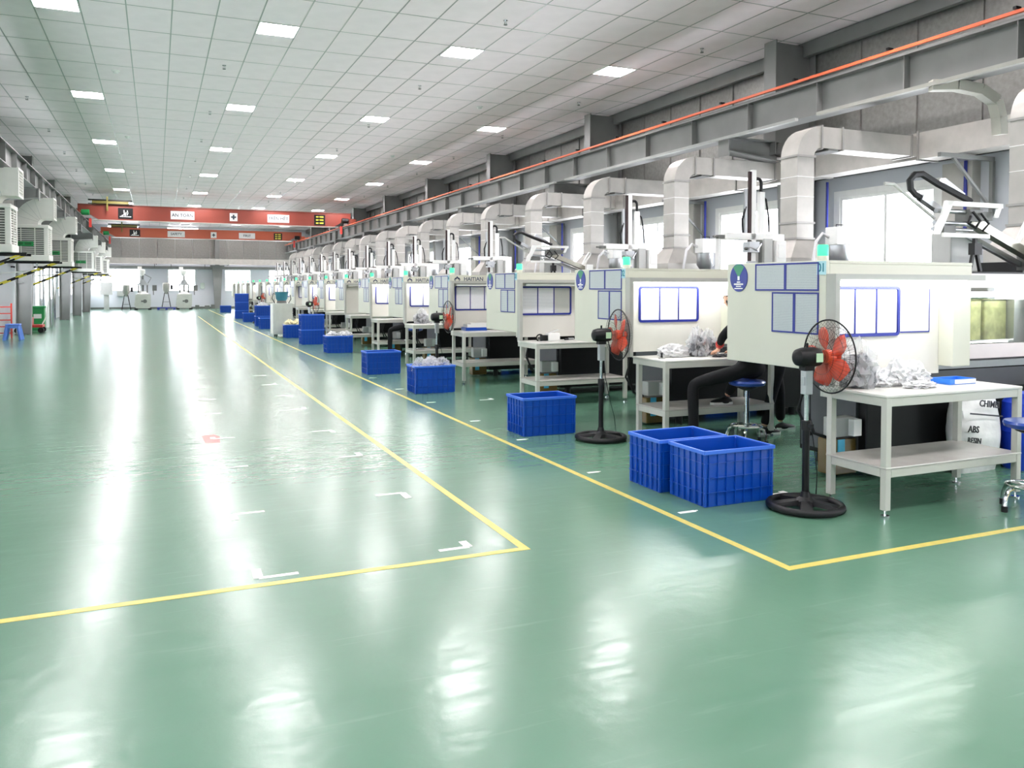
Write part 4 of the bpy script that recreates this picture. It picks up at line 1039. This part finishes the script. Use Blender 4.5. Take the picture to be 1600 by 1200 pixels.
# ------------------------------------------------------------------ resin sack, barrel
def sack():
    t = thing('resin_sack', 'white woven resin sack lettered CHIMEI leaning behind the nearest bench', 'sack', (5.88, 4.58, 0))
    bm = bmesh.new(); n = 14; m_ = 18
    me = MB()
    w_, d_, h_ = .5, .13, .66
    vs = []; fs = []
    for i in range(m_+1):
        z = h_*i/m_; bulge = math.sin(math.pi*min(1, .08+.86*i/m_))
        wv = w_/2*(.94+.06*bulge); dv = .015+d_*bulge*.8
        for j in range(24):
            a = 2*math.pi*j/24; ex = .55
            cx = math.copysign(abs(math.cos(a))**ex, math.cos(a)); sy = math.copysign(abs(math.sin(a))**.8, math.sin(a))
            wob = .008*math.sin(7*z*6+j)+.006*math.sin(j*2.3+z*30)
            vs.append((w_/2+cx*wv+wob, sy*dv+z*.04+wob*.6, z))
    for i in range(m_):
        for j in range(24): fs.append((i*24+j, i*24+(j+1) % 24, (i+1)*24+(j+1) % 24, (i+1)*24+j))
    fs += [tuple(range(23, -1, -1)), tuple(m_*24+j for j in range(24))]
    part('sack_body', MB().add(vs, fs), M_sack, t, True)
    y = -.128
    M = lambda x, z: Matrix.Translation((x, y+z*.04-.006, z)) @ Matrix.Rotation(math.radians(7), 4, 'Y') @ Matrix.Rotation(math.pi/2, 4, 'X')
    ink = mat('sack_print', '3A3C44', .6)
    text('lettering', 'CHIMEI', .075, ink, t, M(.27, .56), .002)
    part('printed_line', MB().bar((.04, y+.012, .50), (.42, y+.012, .455), .004, .012), ink, t)
    text('lettering', 'ABS', .075, mat('sack_black', '15161A', .6), t, M(.08, .37), .002)
    text('lettering', 'RESIN', .062, mat('sack_black', '15161A', .6), t, M(.085, .28), .002)
    return t
sack()
t = thing('plastic_barrel', 'tall blue plastic barrel behind the resin sack', 'barrel', (6.62, 4.5, 0))
part('barrel_body', MB().lathe([(.15, 0), (.165, .03), (.17, .3), (.175, .31), (.17, .33), (.165, .55), (.12, .6)], n=24), M_yb, t, True)
part('lid', MB().lathe([(.125, .6), (.12, .63)], n=20), M_yb, t)
tag(blob('white_sack', .2, .1, .5, 41, M_sack, None, (6.95, 4.52, 0), .12), 'plain white sack behind the blue barrel at the right edge', 'sack')

# ------------------------------------------------------------------ people
def skin_obj(name, J, E, m, parent, root=0, sub=2):
    """J list of (x,y,z,r[,ry]) ; E edges"""
    me = bpy.data.meshes.new(name); me.from_pydata([j[:3] for j in J], E, [])
    o = bpy.data.objects.new(name, me); C.objects.link(o)
    sk = o.modifiers.new('skin', 'SKIN'); sk.branch_smoothing = .4
    layer = me.skin_vertices[0].data
    for i, j in enumerate(J):
        layer[i].radius = (j[3], j[4] if len(j) > 4 else j[3]); layer[i].use_root = (i == root)
    sb = o.modifiers.new('sub', 'SUBSURF'); sb.levels = sub; sb.render_levels = sub
    dg = bpy.context.evaluated_depsgraph_get(); dg.update()
    m2 = bpy.data.meshes.new_from_object(o.evaluated_get(dg)); m2.materials.clear(); m2.materials.append(m)
    m2.polygons.foreach_set('use_smooth', [True]*len(m2.polygons)); m2.name = name
    bpy.data.objects.remove(o); bpy.data.meshes.remove(me)
    return part(name, m2, m, parent)
def person(root, lab, P, hand_dir, head_dir=(0, 1, 0), cap=False, band=True):
    """P: dict of joint positions relative to root"""
    t = thing('person', lab, 'person', root)
    V = {k: Vector(v) for k, v in P.items()}
    J = []; E = []; idx = {}
    def add(k, r, ry=None): idx[k] = len(J); J.append((*V[k], r) if ry is None else (*V[k], r, ry))
    V['waist'] = V['pelvis'].lerp(V['chest'], .45)
    add('pelvis', .105); add('waist', .09); add('chest', .10); add('neck', .042); 
    V['headbase'] = V['neck'].lerp(V['head'], .5); add('headbase', .05)
    E += [(0, 1), (1, 2), (2, 3), (3, 4)]
    for s in 'LR':
        for k, r in ((f'sh{s}', .045), (f'el{s}', .034), (f'wr{s}', .022)): add(k, r)
        V[f'palm{s}'] = V[f'wr{s}']+Vector(hand_dir[s]).normalized()*.05; add(f'palm{s}', .024, .014)
        E += [(idx['chest'], idx[f'sh{s}']), (idx[f'sh{s}'], idx[f'el{s}']), (idx[f'el{s}'], idx[f'wr{s}']), (idx[f'wr{s}'], idx[f'palm{s}'])]
        d = Vector(hand_dir[s]).normalized(); side = d.cross(Vector((0, 0, 1))).normalized(); dn = Vector((0, 0, -1))
        for f in range(4):
            o_ = (f-1.5)*.0145; ln = (.062, .07, .066, .052)[f]
            b = V[f'palm{s}']+side*o_
            n = len(J); J.append((*(b+d*.02), .0085)); J.append((*(b+d*(.02+ln*.5)+dn*.006), .0075)); J.append((*(b+d*(.02+ln*.85)+dn*.024), .006))
            E += [(idx[f'palm{s}'], n), (n, n+1), (n+1, n+2)]
        sg = 1 if s == 'L' else -1
        n = len(J); b = V[f'wr{s}']+d*.025
        J.append((*(b+side*.024*sg), .010)); J.append((*(b+side*.042*sg+d*.03), .008)); E += [(idx[f'wr{s}'], n), (n, n+1)]
        for k, r in ((f'hip{s}', .075), (f'kn{s}', .05), (f'an{s}', .033)): add(k, r)
        E += [(idx['pelvis'], idx[f'hip{s}']), (idx[f'hip{s}'], idx[f'kn{s}']), (idx[f'kn{s}'], idx[f'an{s}'])]
    skin_obj('body', J, E, M_skin, t, 0, 1)
    # clothes follow the same joints, a little fuller
    Jt = [(*V['pelvis'], .118), (*V['waist'], .104)]; Et = [(0, 1)]
    for s in 'LR':
        n = len(Jt); hipk = V[f'hip{s}'].lerp(V[f'kn{s}'], .5); shin = V[f'kn{s}'].lerp(V[f'an{s}'], .5)
        Jt += [(*V[f'hip{s}'], .085), (*hipk, .074), (*V[f'kn{s}'], .06), (*shin, .054), (*(V[f'kn{s}'].lerp(V[f'an{s}'], .95)), .05)]
        Et += [(0, n), (n, n+1), (n+1, n+2), (n+2, n+3), (n+3, n+4)]
    skin_obj('trousers', Jt, Et, M_cloth, t, 0, 2)
    Js = [(*V['waist'], .112), (*V['chest'], .118), (*(V['chest'].lerp(V['neck'], .75)), .06)]; Es = [(0, 1), (1, 2)]
    n = len(Js); Js.append((*V['pelvis'].lerp(V['waist'], .4), .12)); Es.append((0, n))
    for s in 'LR':
        n = len(Js); Js += [(*V[f'sh{s}'], .058), (*V[f'el{s}'], .046), (*(V[f'el{s}'].lerp(V[f'wr{s}'], .55)), .036)]
        Es += [(1, n), (n, n+1), (n+1, n+2)]
        a, b = V[f'el{s}'].lerp(V[f'wr{s}'], .52), V[f'el{s}'].lerp(V[f'wr{s}'], .66)
        if band: part('red_cuff', MB().cyl(a, b, .042, .038, 14), M_red, t, label='red sleeve cuff')
    skin_obj('shirt', Js, Es, M_cloth, t, 0, 2)
    # shoes
    for s in 'LR':
        a = V[f'an{s}']; d = Vector(P.get(f'toe{s}', (0, 1, 0))).normalized()
        z0 = a.z-.06
        sh = part('shoe', blob_mesh('shoe', a+d*.055+Vector((0, 0, -.045)), d, .125, .042, .04), M_rub, t)
        part('sole', MB().add([(a.x+d.x*u+d.y*v_, a.y+d.y*u-d.x*v_, z0+zz) for zz in (0-.012, .012) for u, v_ in ((-.06,-.03),(.08,-.042),(.16,-.034),(.185,0),(.16,.034),(.08,.042),(-.06,.03))],
             [(0,1,2,3,4,5,6),(13,12,11,10,9,8,7)]+[(i,(i+1) % 7,7+(i+1) % 7,7+i) for i in range(7)]), M_wtape, sh, label='white sole')
    # head
    h = V['head']; hd = Vector(head_dir).normalized(); sd = hd.cross(Vector((0, 0, 1))).normalized()
    up = Vector((0, 0, 1)); Rm = Matrix((sd, hd, up)).transposed().to_4x4(); Rm.translation = h
    def head_mesh(nm, rx, ry, rz, fn=None, sub=4):
        bm = bmesh.new(); bmesh.ops.create_icosphere(bm, subdivisions=sub, radius=1)
        for v in bm.verts:
            c = v.co.copy()
            c = Vector((c.x*rx, c.y*ry, c.z*rz))
            if fn: c = fn(c)
            v.co = c
        me = bpy.data.meshes.new(nm); bm.to_mesh(me); bm.free(); me.transform(Rm)
        me.polygons.foreach_set('use_smooth', [True]*len(me.polygons)); return me
    def face(c):
        if c.z < -.02: k = 1+(c.z+.02)*3.2; c.x *= max(.5, k)
        if c.y > .05 and abs(c.x) < .016 and -.03 < c.z < .012: c.y += .016*(1-abs(c.x)/.016)*(1-(abs(c.z+.012)/.03))
        return c
    hm = head_mesh('head', .07, .085, .1, face); hm.materials.append(M_skin); part('head', hm, M_skin, t)
    for q in (-1, 1):
        e = Rm @ Vector((q*.028, .078, .004)); part('eye', MB().lathe([(.002, -.008), (.009, 0), (.002, .008)], e, 10), M_ink, t)
        e = Rm @ Vector((q*.071, -.002, -.008)); part('ear', MB().lathe([(.004, -.022), (.012, -.01), (.014, .01), (.005, .022)], e, 8), M_skin, t, True)
    e = Rm @ Vector((0, .079, -.045)); part('mouth', MB().box(e.x-.018, e.x+.018, e.y-.004, e.y+.003, e.z-.003, e.z+.003), mat('lips', 'B06A5E', .5), t)
    def hair(c):
        if c.y > .02 and c.z < .035: c = Vector((c.x*.8, .02+(c.y-.02)*.2, c.z))
        if c.z < -.07: c.z = -.07
        return c
    hm = head_mesh('hair', .078, .094, .108, hair); part('hair', hm, M_hair, t); hm.materials.append(M_hair)
    if cap:
        hm = head_mesh('cap', .084, .1, .112, lambda c: Vector((c.x, c.y, max(c.z, .02)))); hm.materials.append(M_cap); part('work_cap', hm, M_cap, t, label='white work cap')
    return t
def blob_mesh(nm, c, d, L, W, H):
    bm = bmesh.new(); bmesh.ops.create_icosphere(bm, subdivisions=3, radius=1)
    s = d.cross(Vector((0, 0, 1))).normalized()
    for v in bm.verts:
        k = v.co.copy(); z = k.z*H*(1.25 if k.x < 0 else .9-.25*k.x)
        z = max(z, -H*.45)
        v.co = c+d*k.x*L+s*k.y*W+Vector((0, 0, z+.0))
    me = bpy.data.meshes.new(nm); bm.to_mesh(me); bm.free(); me.materials.append(M_rub)
    me.polygons.foreach_set('use_smooth', [True]*len(me.polygons)); return me
def rel(root, d): return {k: (v if k.startswith('toe') else (v[0]-root[0], v[1]-root[1], v[2])) for k, v in d.items()}
r = (5.2, 6.25, 0)
seat = rel(r, dict(pelvis=(5.22, 6.22, .72), chest=(5.24, 6.28, 1.08), neck=(5.22, 6.33, 1.25), head=(5.135, 6.42, 1.40),
    shL=(5.10, 6.31, 1.17), elL=(5.03, 6.43, 1.02), wrL=(5.11, 6.60, .875), shR=(5.40, 6.31, 1.17), elR=(5.46, 6.45, .98), wrR=(5.36, 6.64, .87),
    hipL=(5.12, 6.25, .70), knL=(4.68, 6.42, .58), anL=(4.67, 6.38, .07), hipR=(5.33, 6.26, .70), knR=(5.33, 6.56, .60), anR=(5.24, 6.63, .40),
    toeL=(-.3, 1, 0), toeR=(-1, .1, 0)))
pA = person(r, 'seated person in black with white cap and red cuffs working at the second bench', seat, {'L': (.25, 1, -.25), 'R': (-.3, 1, -.2)}, (-.25, 1, -.1), True)
pB = dup(pA, (5.10, MY0+5*MP-.75, 0), label='far seated person in black at the lit booth of the sixth machine')
r = (5.86, 6.62, 0)
stand = rel(r, dict(pelvis=(5.86, 6.62, .80), chest=(5.88, 6.62, 1.14), neck=(5.90, 6.62, 1.31), head=(5.92, 6.62, 1.44),
    shL=(5.88, 6.78, 1.24), elL=(5.93, 6.84, 1.0), wrL=(6.1, 6.80, .9), shR=(5.88, 6.46, 1.24), elR=(5.92, 6.42, 1.0), wrR=(6.1, 6.48, .92),
    hipL=(5.87, 6.70, .77), knL=(6.0, 6.72, .43), anL=(6.04, 6.74, .07), hipR=(5.85, 6.54, .77), knR=(5.76, 6.56, .42), anR=(5.68, 6.58, .07),
    toeL=(1, -.1, 0), toeR=(1, -.25, 0)))
person(r, 'standing person in black trousers behind the end cover of the nearest machine', stand, {'L': (1, -.1, 0), 'R': (1, .1, 0)}, (1, 0, -.1), False)

# ------------------------------------------------------------------ grey cabinet with vibrating bowl
t = thing('feeder_cabinet', 'grey wheeled cabinet carrying a vibratory bowl, beside the yellow line', 'cabinet', (3.18, 25.0, 0))
part('cabinet_body', MB().box(0, .56, 0, .55, .08, 1.0), mat('cabinet_grey', 'C4C9C3', .4), t, bevel=.01)
part('white_side', MB().box(-.02, -.001, .02, .53, .09, .98), M_white, t)
part('castor', MB().cyl((.08, .06, .04), (.12, .06, .04), .04).cyl((.45, .06, .04), (.49, .06, .04), .04).cyl((.08, .48, .04), (.12, .48, .04), .04).cyl((.45, .48, .04), (.49, .48, .04), .04), M_rub, t)
t = thing('vibratory_bowl', 'teal vibratory feeder bowl on top of the grey cabinet', 'bowl', (3.46, 25.28, 1.0))
part('drive_base', MB().lathe([(.15, 0), (.13, .08)], n=20), M_dsteel, t, True)
part('bowl', MB().lathe([(.13, .08), (.17, .14), (.19, .32), (.22, .34), (.20, .34), (.16, .16), (.02, .12)], n=24), M_teal, t, True)
part('cable', MB().tube([(-.2, 0, .0), (-.28, 0, .15), (-.24, 0, .3), (-.14, 0, .25)], .012, 6).tube([(.2, 0, .0), (.27, 0, .12), (.25, 0, .25)], .012, 6), M_rub, t)

# ------------------------------------------------------------------ far end : two vertical machines, hoppers, pallet, boxes
def vmachine(loc, lab):
    t = thing('vertical_press', lab, 'machine', loc, 0, 'vertical presses at the far wall')
    part('press_base', MB().prism([(-.5, .3), (-.4, .1), (.4, .1), (.46, .3), (.46, 1.0), (-.42, 1.0)], 'y', -.4, .4), mat('press_grey', 'B7BCB4', .4), t)
    part('base_badge', MB().cyl((.12, -.41, .55), (.12, -.4, .55), .12, n=14).box(-.1, .0, -.41, -.4, .5, .6), M_dsteel, t)
    part('press_foot', MB().box(-.5, -.3, -.3, .3, 0, .1).box(.3, .5, -.3, .3, 0, .1), M_black, t)
    part('table', MB().lathe([(.34, 1.0), (.34, 1.04), (.27, 1.08), (.25, 1.18)], n=20), M_white, t, True)
    for x in (-.26, .26): part('press_column', MB().cyl((x, -.15, 1.1), (x, -.15, 1.6), .04).cyl((x, .15, 1.1), (x, .15, 1.6), .04), M_dsteel, t)
    part('press_head', MB().box(-.34, .34, -.28, .28, 1.58, 1.66).prism([(-.26, 1.66), (.26, 1.66), (.08, 1.95), (-.08, 1.95)], 'y', -.12, .12), M_alu, t)
    part('injector', MB().cyl((0, 0, 1.1), (0, 0, 2.2), .06), M_dsteel, t)
    part('hopper', MB().lathe([(.03, 2.15), (.18, 2.35), (.18, 2.55), (.1, 2.6)], (-.03, 0, 0), 16), M_white, t, True)
    part('loader', MB().box(-.3, -.05, -.1, .1, 2.6, 2.78), M_white, t)
    part('pendant_arm', MB().tube([(.05, 0, 2.3), (.5, -.1, 2.05), (.3, -.1, 1.7)], .02, 6).bar((.62, -.1, .95), (.62, -.1, 1.25), .05, .05), M_dsteel, t)
    part('operator_panel', MB().box(.56, .82, -.16, -.04, 1.22, 1.58), M_dsteel, t)
    return t
v = vmachine((-.78, 57.6, 0), 'left of two vertical presses standing at the far wall')
dup(v, (1.68, 57.6, 0), label='right of two vertical presses standing at the far wall')
def dryer(loc, lab, pallet):
    t = thing('hopper_dryer', lab, 'dryer', loc, 0, 'conical hopper dryers at the far wall')
    part('cone', MB().lathe([(.05, .85), (.22, 1.15), (.22, 1.55), (.16, 1.6)], n=18), M_galv, t, True)
    for a in range(4):
        x, y = .28*math.cos(a*1.571+.785), .28*math.sin(a*1.571+.785)
        part('leg', MB().bar((x*1.3, y*1.3, 0.02), (x*.5, y*.5, .95), .03, .03), M_black, t)
    part('blower', MB().box(.25, .4, -.08, .08, 1.15, 1.45), M_rub, t)
    part('ring', MB().tube([(.2*math.cos(a*.5), .2*math.sin(a*.5), .35) for a in range(13)], .012, 6), M_dsteel, t)
    return t
q = dryer((-1.75, 57.4, 0), 'silver conical hopper dryer left of the left press', 0)
dup(q, (.6, 57.4, .15), label='silver conical hopper dryer on the blue pallet between the presses')
t = thing('plastic_pallet', 'low dark blue plastic pallet under the right hopper dryer', 'pallet', (.6, 57.4, 0))
part('deck', MB().box(-.55, .55, -.45, .45, .1, .15), M_navy, t)
part('block', MB().box(-.55, -.4, -.45, .45, 0, .1).box(-.07, .07, -.45, .45, 0, .1).box(.4, .55, -.45, .45, 0, .1), M_navy, t)
t = thing('centre_column', 'grey tapered column standing in the middle of the far wall', 'column', (3.85, 59.3, 0))
part('shaft', MB().prism([(-.18, 0), (.18, 0), (.33, 2.86), (-.33, 2.86)], 'y', -.15, .15), M_steel, t)
part('upper_shaft', MB().box(-.14, .14, -.12, .12, 2.86, 4.95), M_steel, t)
part('head_plate', MB().box(-.45, .45, -.2, .2, 2.86, 2.95), M_steel, t)
t = thing('air_main', 'white rectangular air duct crossing in front of the far wall', 'duct', (0, 58.6, 0))
part('trunk', MB().box(-3.4, 9.2, -.2, .2, 2.98, 3.36), M_galv, t)
fl_ = MB()
for i in range(11): fl_.box(-3.2+1.2*i, -3.17+1.2*i, -.22, .22, 2.96, 3.38)
part('flange', fl_, M_galv, t)
for x in (-3, 0, 4.5, 8.5): part('wall_bracket', MB().box(x, x+.05, -.25, 1.04, 2.94, 2.98), M_dsteel, t)
for i, x in enumerate((-.1, .9, 3.0)): part('hanger', MB().box(x, x+.04, -.02, .02, 2.7, 2.98), M_dsteel, t)
t = thing('distribution_box', 'grey wall cabinet beside the left end of the far wall', 'cabinet', (-2.95, 58.9, 0))
part('cabinet_body', MB().box(-.35, .35, -.15, .15, .95, 1.75), M_grey, t); part('post', MB().box(-.15, .15, -.05, .05, 0, .95), M_grey, t)
tag(part('junction_box', MB().box(-.2, .2, 0, .15, 0, .35), M_grey, loc=(-2.15, 59.5, .85), bevel=.01), 'small grey junction box low on the far wall, left window', 'box')
tag(part('wall_panel_box', MB().box(0, .25, 0, .1, 0, .4), mat('panel_greenish', 'B9C6BD', .5), loc=(2.78, 59.55, 1.35), bevel=.01), 'small pale green box on the far wall beside the right press', 'box')
t = thing('parts_pile', 'low pile of dark moulds on the floor right of the right press', 'pile', (2.9, 58.8, 0))
for i, (x, w_, h_) in enumerate(((-.5, .25, .25), (-.2, .2, .15), (.1, .3, .22), (.5, .25, .28))): part('mould_block', MB().box(x, x+w_, -.2, .1, 0, h_), M_dsteel, t, bevel=.01)

# ------------------------------------------------------------------ left side: evaporative coolers
def cooler(loc, lab):
    t = thing('evaporative_cooler', lab, 'air cooler', loc, 0, 'evaporative coolers on the left wall')
    W, D, H = .95, .85, .94      # x from -W to 0
    part('base_tray', MB().box(-W-.02, .02, -.02, D+.02, 0, .16), M_cooler, t, bevel=.015)
    part('top_cap', MB().box(-W-.01, .01, -.01, D+.01, H-.09, H), M_cooler, t, bevel=.015)
    part('core', MB().box(-W+.06, -.06, .06, D-.06, .16, H-.09), mat('cooler_core', '6C6E6C', .8), t)
    for x in (-W, -.1):
        for y in (0, D-.1): part('corner_post', MB().box(x, x+.1, y, y+.1, .16, H-.09), M_cooler, t, bevel=.008)
    sl = MB().box(-W+.1, -.1, .012, .04, 0, .018).mesh('slat', M_cooler)
    sr = MB().box(-.04, -.012, .1, D-.1, 0, .018).mesh('slat', M_cooler)
    for i in range(13):
        z = .19+i*.05
        part('slat', sl, M_cooler, t, loc=(0, 0, z)); part('slat', sr, M_cooler, t, loc=(0, 0, z))
    part('mullion', MB().box(-W*.66, -W*.66+.02, .0, .02, .16, H-.09).box(-W*.33, -W*.33+.02, .0, .02, .16, H-.09).box(-.02, 0, D*.5-.01, D*.5+.01, .16, H-.09), M_cooler, t)
    lp = part('name_plate', MB().box(-W*.78, -W*.35, -.008, -.001, .38, .5), M_green, t)
    part('plate_print', MB().box(-W*.74, -W*.6, -.0105, -.008, .41, .47).box(-W*.56, -W*.40, -.0105, -.008, .41, .47), mat('plate_dark', '14602F', .5), lp)
    # elbow bending toward the hall
    r_i, r_o, n = .12, .66, 8; cx, cz = -.12, H+.04; y0, y1 = .12, D-.12
    vs = []; fs = []
    for k in range(n+1):
        a = math.pi/2*k/n
        for r in (r_o, r_i): vs += [(cx-r*math.cos(a), y0, cz+r*math.sin(a)), (cx-r*math.cos(a), y1, cz+r*math.sin(a))]
    for k in range(n):
        b = k*4
        fs += [(b, b+4, b+5, b+1), (b+2, b+3, b+7, b+6), (b, b+2, b+6, b+4), (b+1, b+5, b+7, b+3)]
    part('elbow', MB().add(vs, fs), M_cooler, t)
    rbm = MB()
    for k in range(1, 5):
        a = math.pi/2*k/5
        rbm.bar((cx-r_i*math.cos(a), y0-.004, cz+r_i*math.sin(a)), (cx-r_o*math.cos(a), y0-.004, cz+r_o*math.sin(a)), .006, .012, (0, 1, 0))
    part('elbow_rib', rbm, M_grey, t)
    part('collar', MB().box(cx-r_o, cx-r_i, y0, y1, H-.005, cz), M_cooler, t)
    part('outlet_box', MB().box(cx, .1, y0-.01, y1+.01, cz+r_i, cz+r_o+.01), M_cooler, t)
    og = MB().box(.1, .13, y0-.02, y0+.03, cz+r_i-.01, cz+r_o+.02).box(.1, .13, y1-.03, y1+.02, cz+r_i-.01, cz+r_o+.02).box(.1, .13, y0+.03, y1-.03, cz+r_i-.01, cz+r_i+.03).box(.1, .13, y0+.03, y1-.03, cz+r_o-.02, cz+r_o+.02)
    part('outlet_frame', og, M_cooler, t)
    part('outlet_grille', MB().box(.1005, .106, y0+.03, y1-.03, cz+r_i+.03, cz+r_o-.02), M_rub, t)
    vm = MB()
    for i in range(8): vm.box(.106, .12, y0+.03, y1-.03, cz+r_i+.05+i*.058, cz+r_i+.062+i*.058)
    for i in range(5): vm.box(.106, .125, y0+.08+i*.1, y0+.09+i*.1, cz+r_i+.03, cz+r_o-.02)
    part('outlet_vane', vm, M_cooler, t)
    return t
def cbracket(loc, lab):
    t = thing('cooler_bracket', lab, 'bracket', loc, 0, 'black brackets under the coolers')
    for y in (.1, .7):
        part('support_bar', MB().box(-1.75, .25, y-.025, y+.025, -.05, 0), M_black, t)
        n = 9; a = Vector((.15, y, -.03)); b = Vector((-1.5, y, -.75))
        for i in range(n): part('striped_brace', MB().bar(a.lerp(b, i/n), a.lerp(b, (i+1)/n), .035, .035), (M_haz, M_black)[i % 2], t)
    part('cross_bar', MB().box(-.1, -.05, .125, .675, -.05, 0).box(-.9, -.85, .125, .675, -.05, 0), M_black, t)
    part('drain_pipe', MB().tube([(-.3, .3, 0), (-.3, .3, -.25), (-1.5, .3, -.35), (-1.6, .3, -1.2)], .02, 6), M_white, t)
    return t
c0 = None
for k, y in enumerate((18.4, 24.4, 30.7, 41.6, 47.8, 53.95)):
    lab = f'white evaporative cooler with curved top outlet on the left wall, {ORD[k]} from the camera'
    lb = f'black wall bracket with yellow striped brace under the {ORD[k]} cooler'
    if c0 is None: c0 = cooler((-2.57, y, 2.16), lab); b0 = cbracket((-2.57, y, 2.155), lb)
    else: dup(c0, (-2.57, y, 2.16), label=lab); dup(b0, (-2.57, y, 2.155), label=lb)
# wrapped pipe bundle / silver duct beside the third column
t = thing('silver_duct', 'shiny silver wrapped duct standing by the left columns', 'duct', (-3.72, 34.2, 0))
for i in range(4): part('duct_fold', MB().cyl((-.22+.16*i, -.05*i, 0), (-.22+.16*i, -.05*i, 2.2), .09, n=10), M_chrome if i % 2 else M_white, t, True)
# stool, trolley, bins, ladder, extinguisher
t = thing('plastic_stool', 'light blue plastic stool on the floor by the left wall', 'stool', (-3.66, 26.4, 0))
for sx in (-1, 1):
    for sy in (-1, 1): part('leg', MB().bar((sx*.2, sy*.2, 0), (sx*.13, sy*.13, .42), .06, .06), mat('stool_blue', '5D86DC', .4), t)
part('seat', MB().box(-.18, .18, -.18, .18, .41, .45), mat('stool_blue', '5D86DC', .4), t, bevel=.02)
part('apron', MB().box(-.16, .16, -.165, -.14, .33, .41).box(-.16, .16, .14, .165, .33, .41), mat('stool_blue', '5D86DC', .4), t)
t = thing('floor_jack_cart', 'red low trolley by the left wall behind the blue stool', 'trolley', (-3.7, 30.3, 0))
part('deck', MB().box(-.45, .35, -.3, .3, .18, .26), M_red, t, bevel=.01); part('tool_case', MB().box(-.4, .05, -.25, .2, .26, .5), M_red, t, bevel=.02)
part('tipped_handle', MB().tube([(.3, 0, .25), (.42, 0, .5), (.5, 0, 1.0)], .02, 6), M_white, t)
part('wheel', MB().cyl((-.35, -.33, .09), (-.35, -.27, .09), .09).cyl((.3, -.33, .09), (.3, -.27, .09), .09).cyl((-.35, .27, .09), (-.35, .33, .09), .09).cyl((.3, .27, .09), (.3, .33, .09), .09), M_rub, t)
t = thing('waste_bin', 'green waste bin standing before the silver duct', 'bin', (-3.72, 32.2, 0))
part('bin_body', MB().box(-.2, .2, -.2, .2, 0, .75), M_green, t, bevel=.02); part('bin_lid', MB().box(-.22, .22, -.22, .22, .75, .82), M_green, t, bevel=.01)
part('bin_label', MB().box(-.12, .12, -.206, -.201, .4, .55), M_white, t)
t = thing('step_ladder', 'red folded ladder leaning at the left edge', 'ladder', (-4.05, 27.6, 0))
part('rail', MB().box(-.2, -.16, -.02, .02, 0, 1.0).box(.16, .2, -.02, .02, 0, 1.0), M_red, t)
for i in range(5): part('rung', MB().box(-.16, .16, -.015, .015, .12+i*.19, .15+i*.19), M_red, t)
t = thing('fire_extinguisher', 'red fire extinguisher near the far left columns', 'extinguisher', (-3.98, 43.5, 0))
part('cylinder', MB().lathe([(.08, 0), (.09, .03), (.09, .45), (.03, .52)], n=14), M_red, t, True); part('valve', MB().box(-.03, .03, -.03, .03, .52, .6), M_black, t)
part('hose', MB().tube([(.03, 0, .56), (.12, 0, .45), (.11, 0, .2)], .012, 6), M_rub, t)
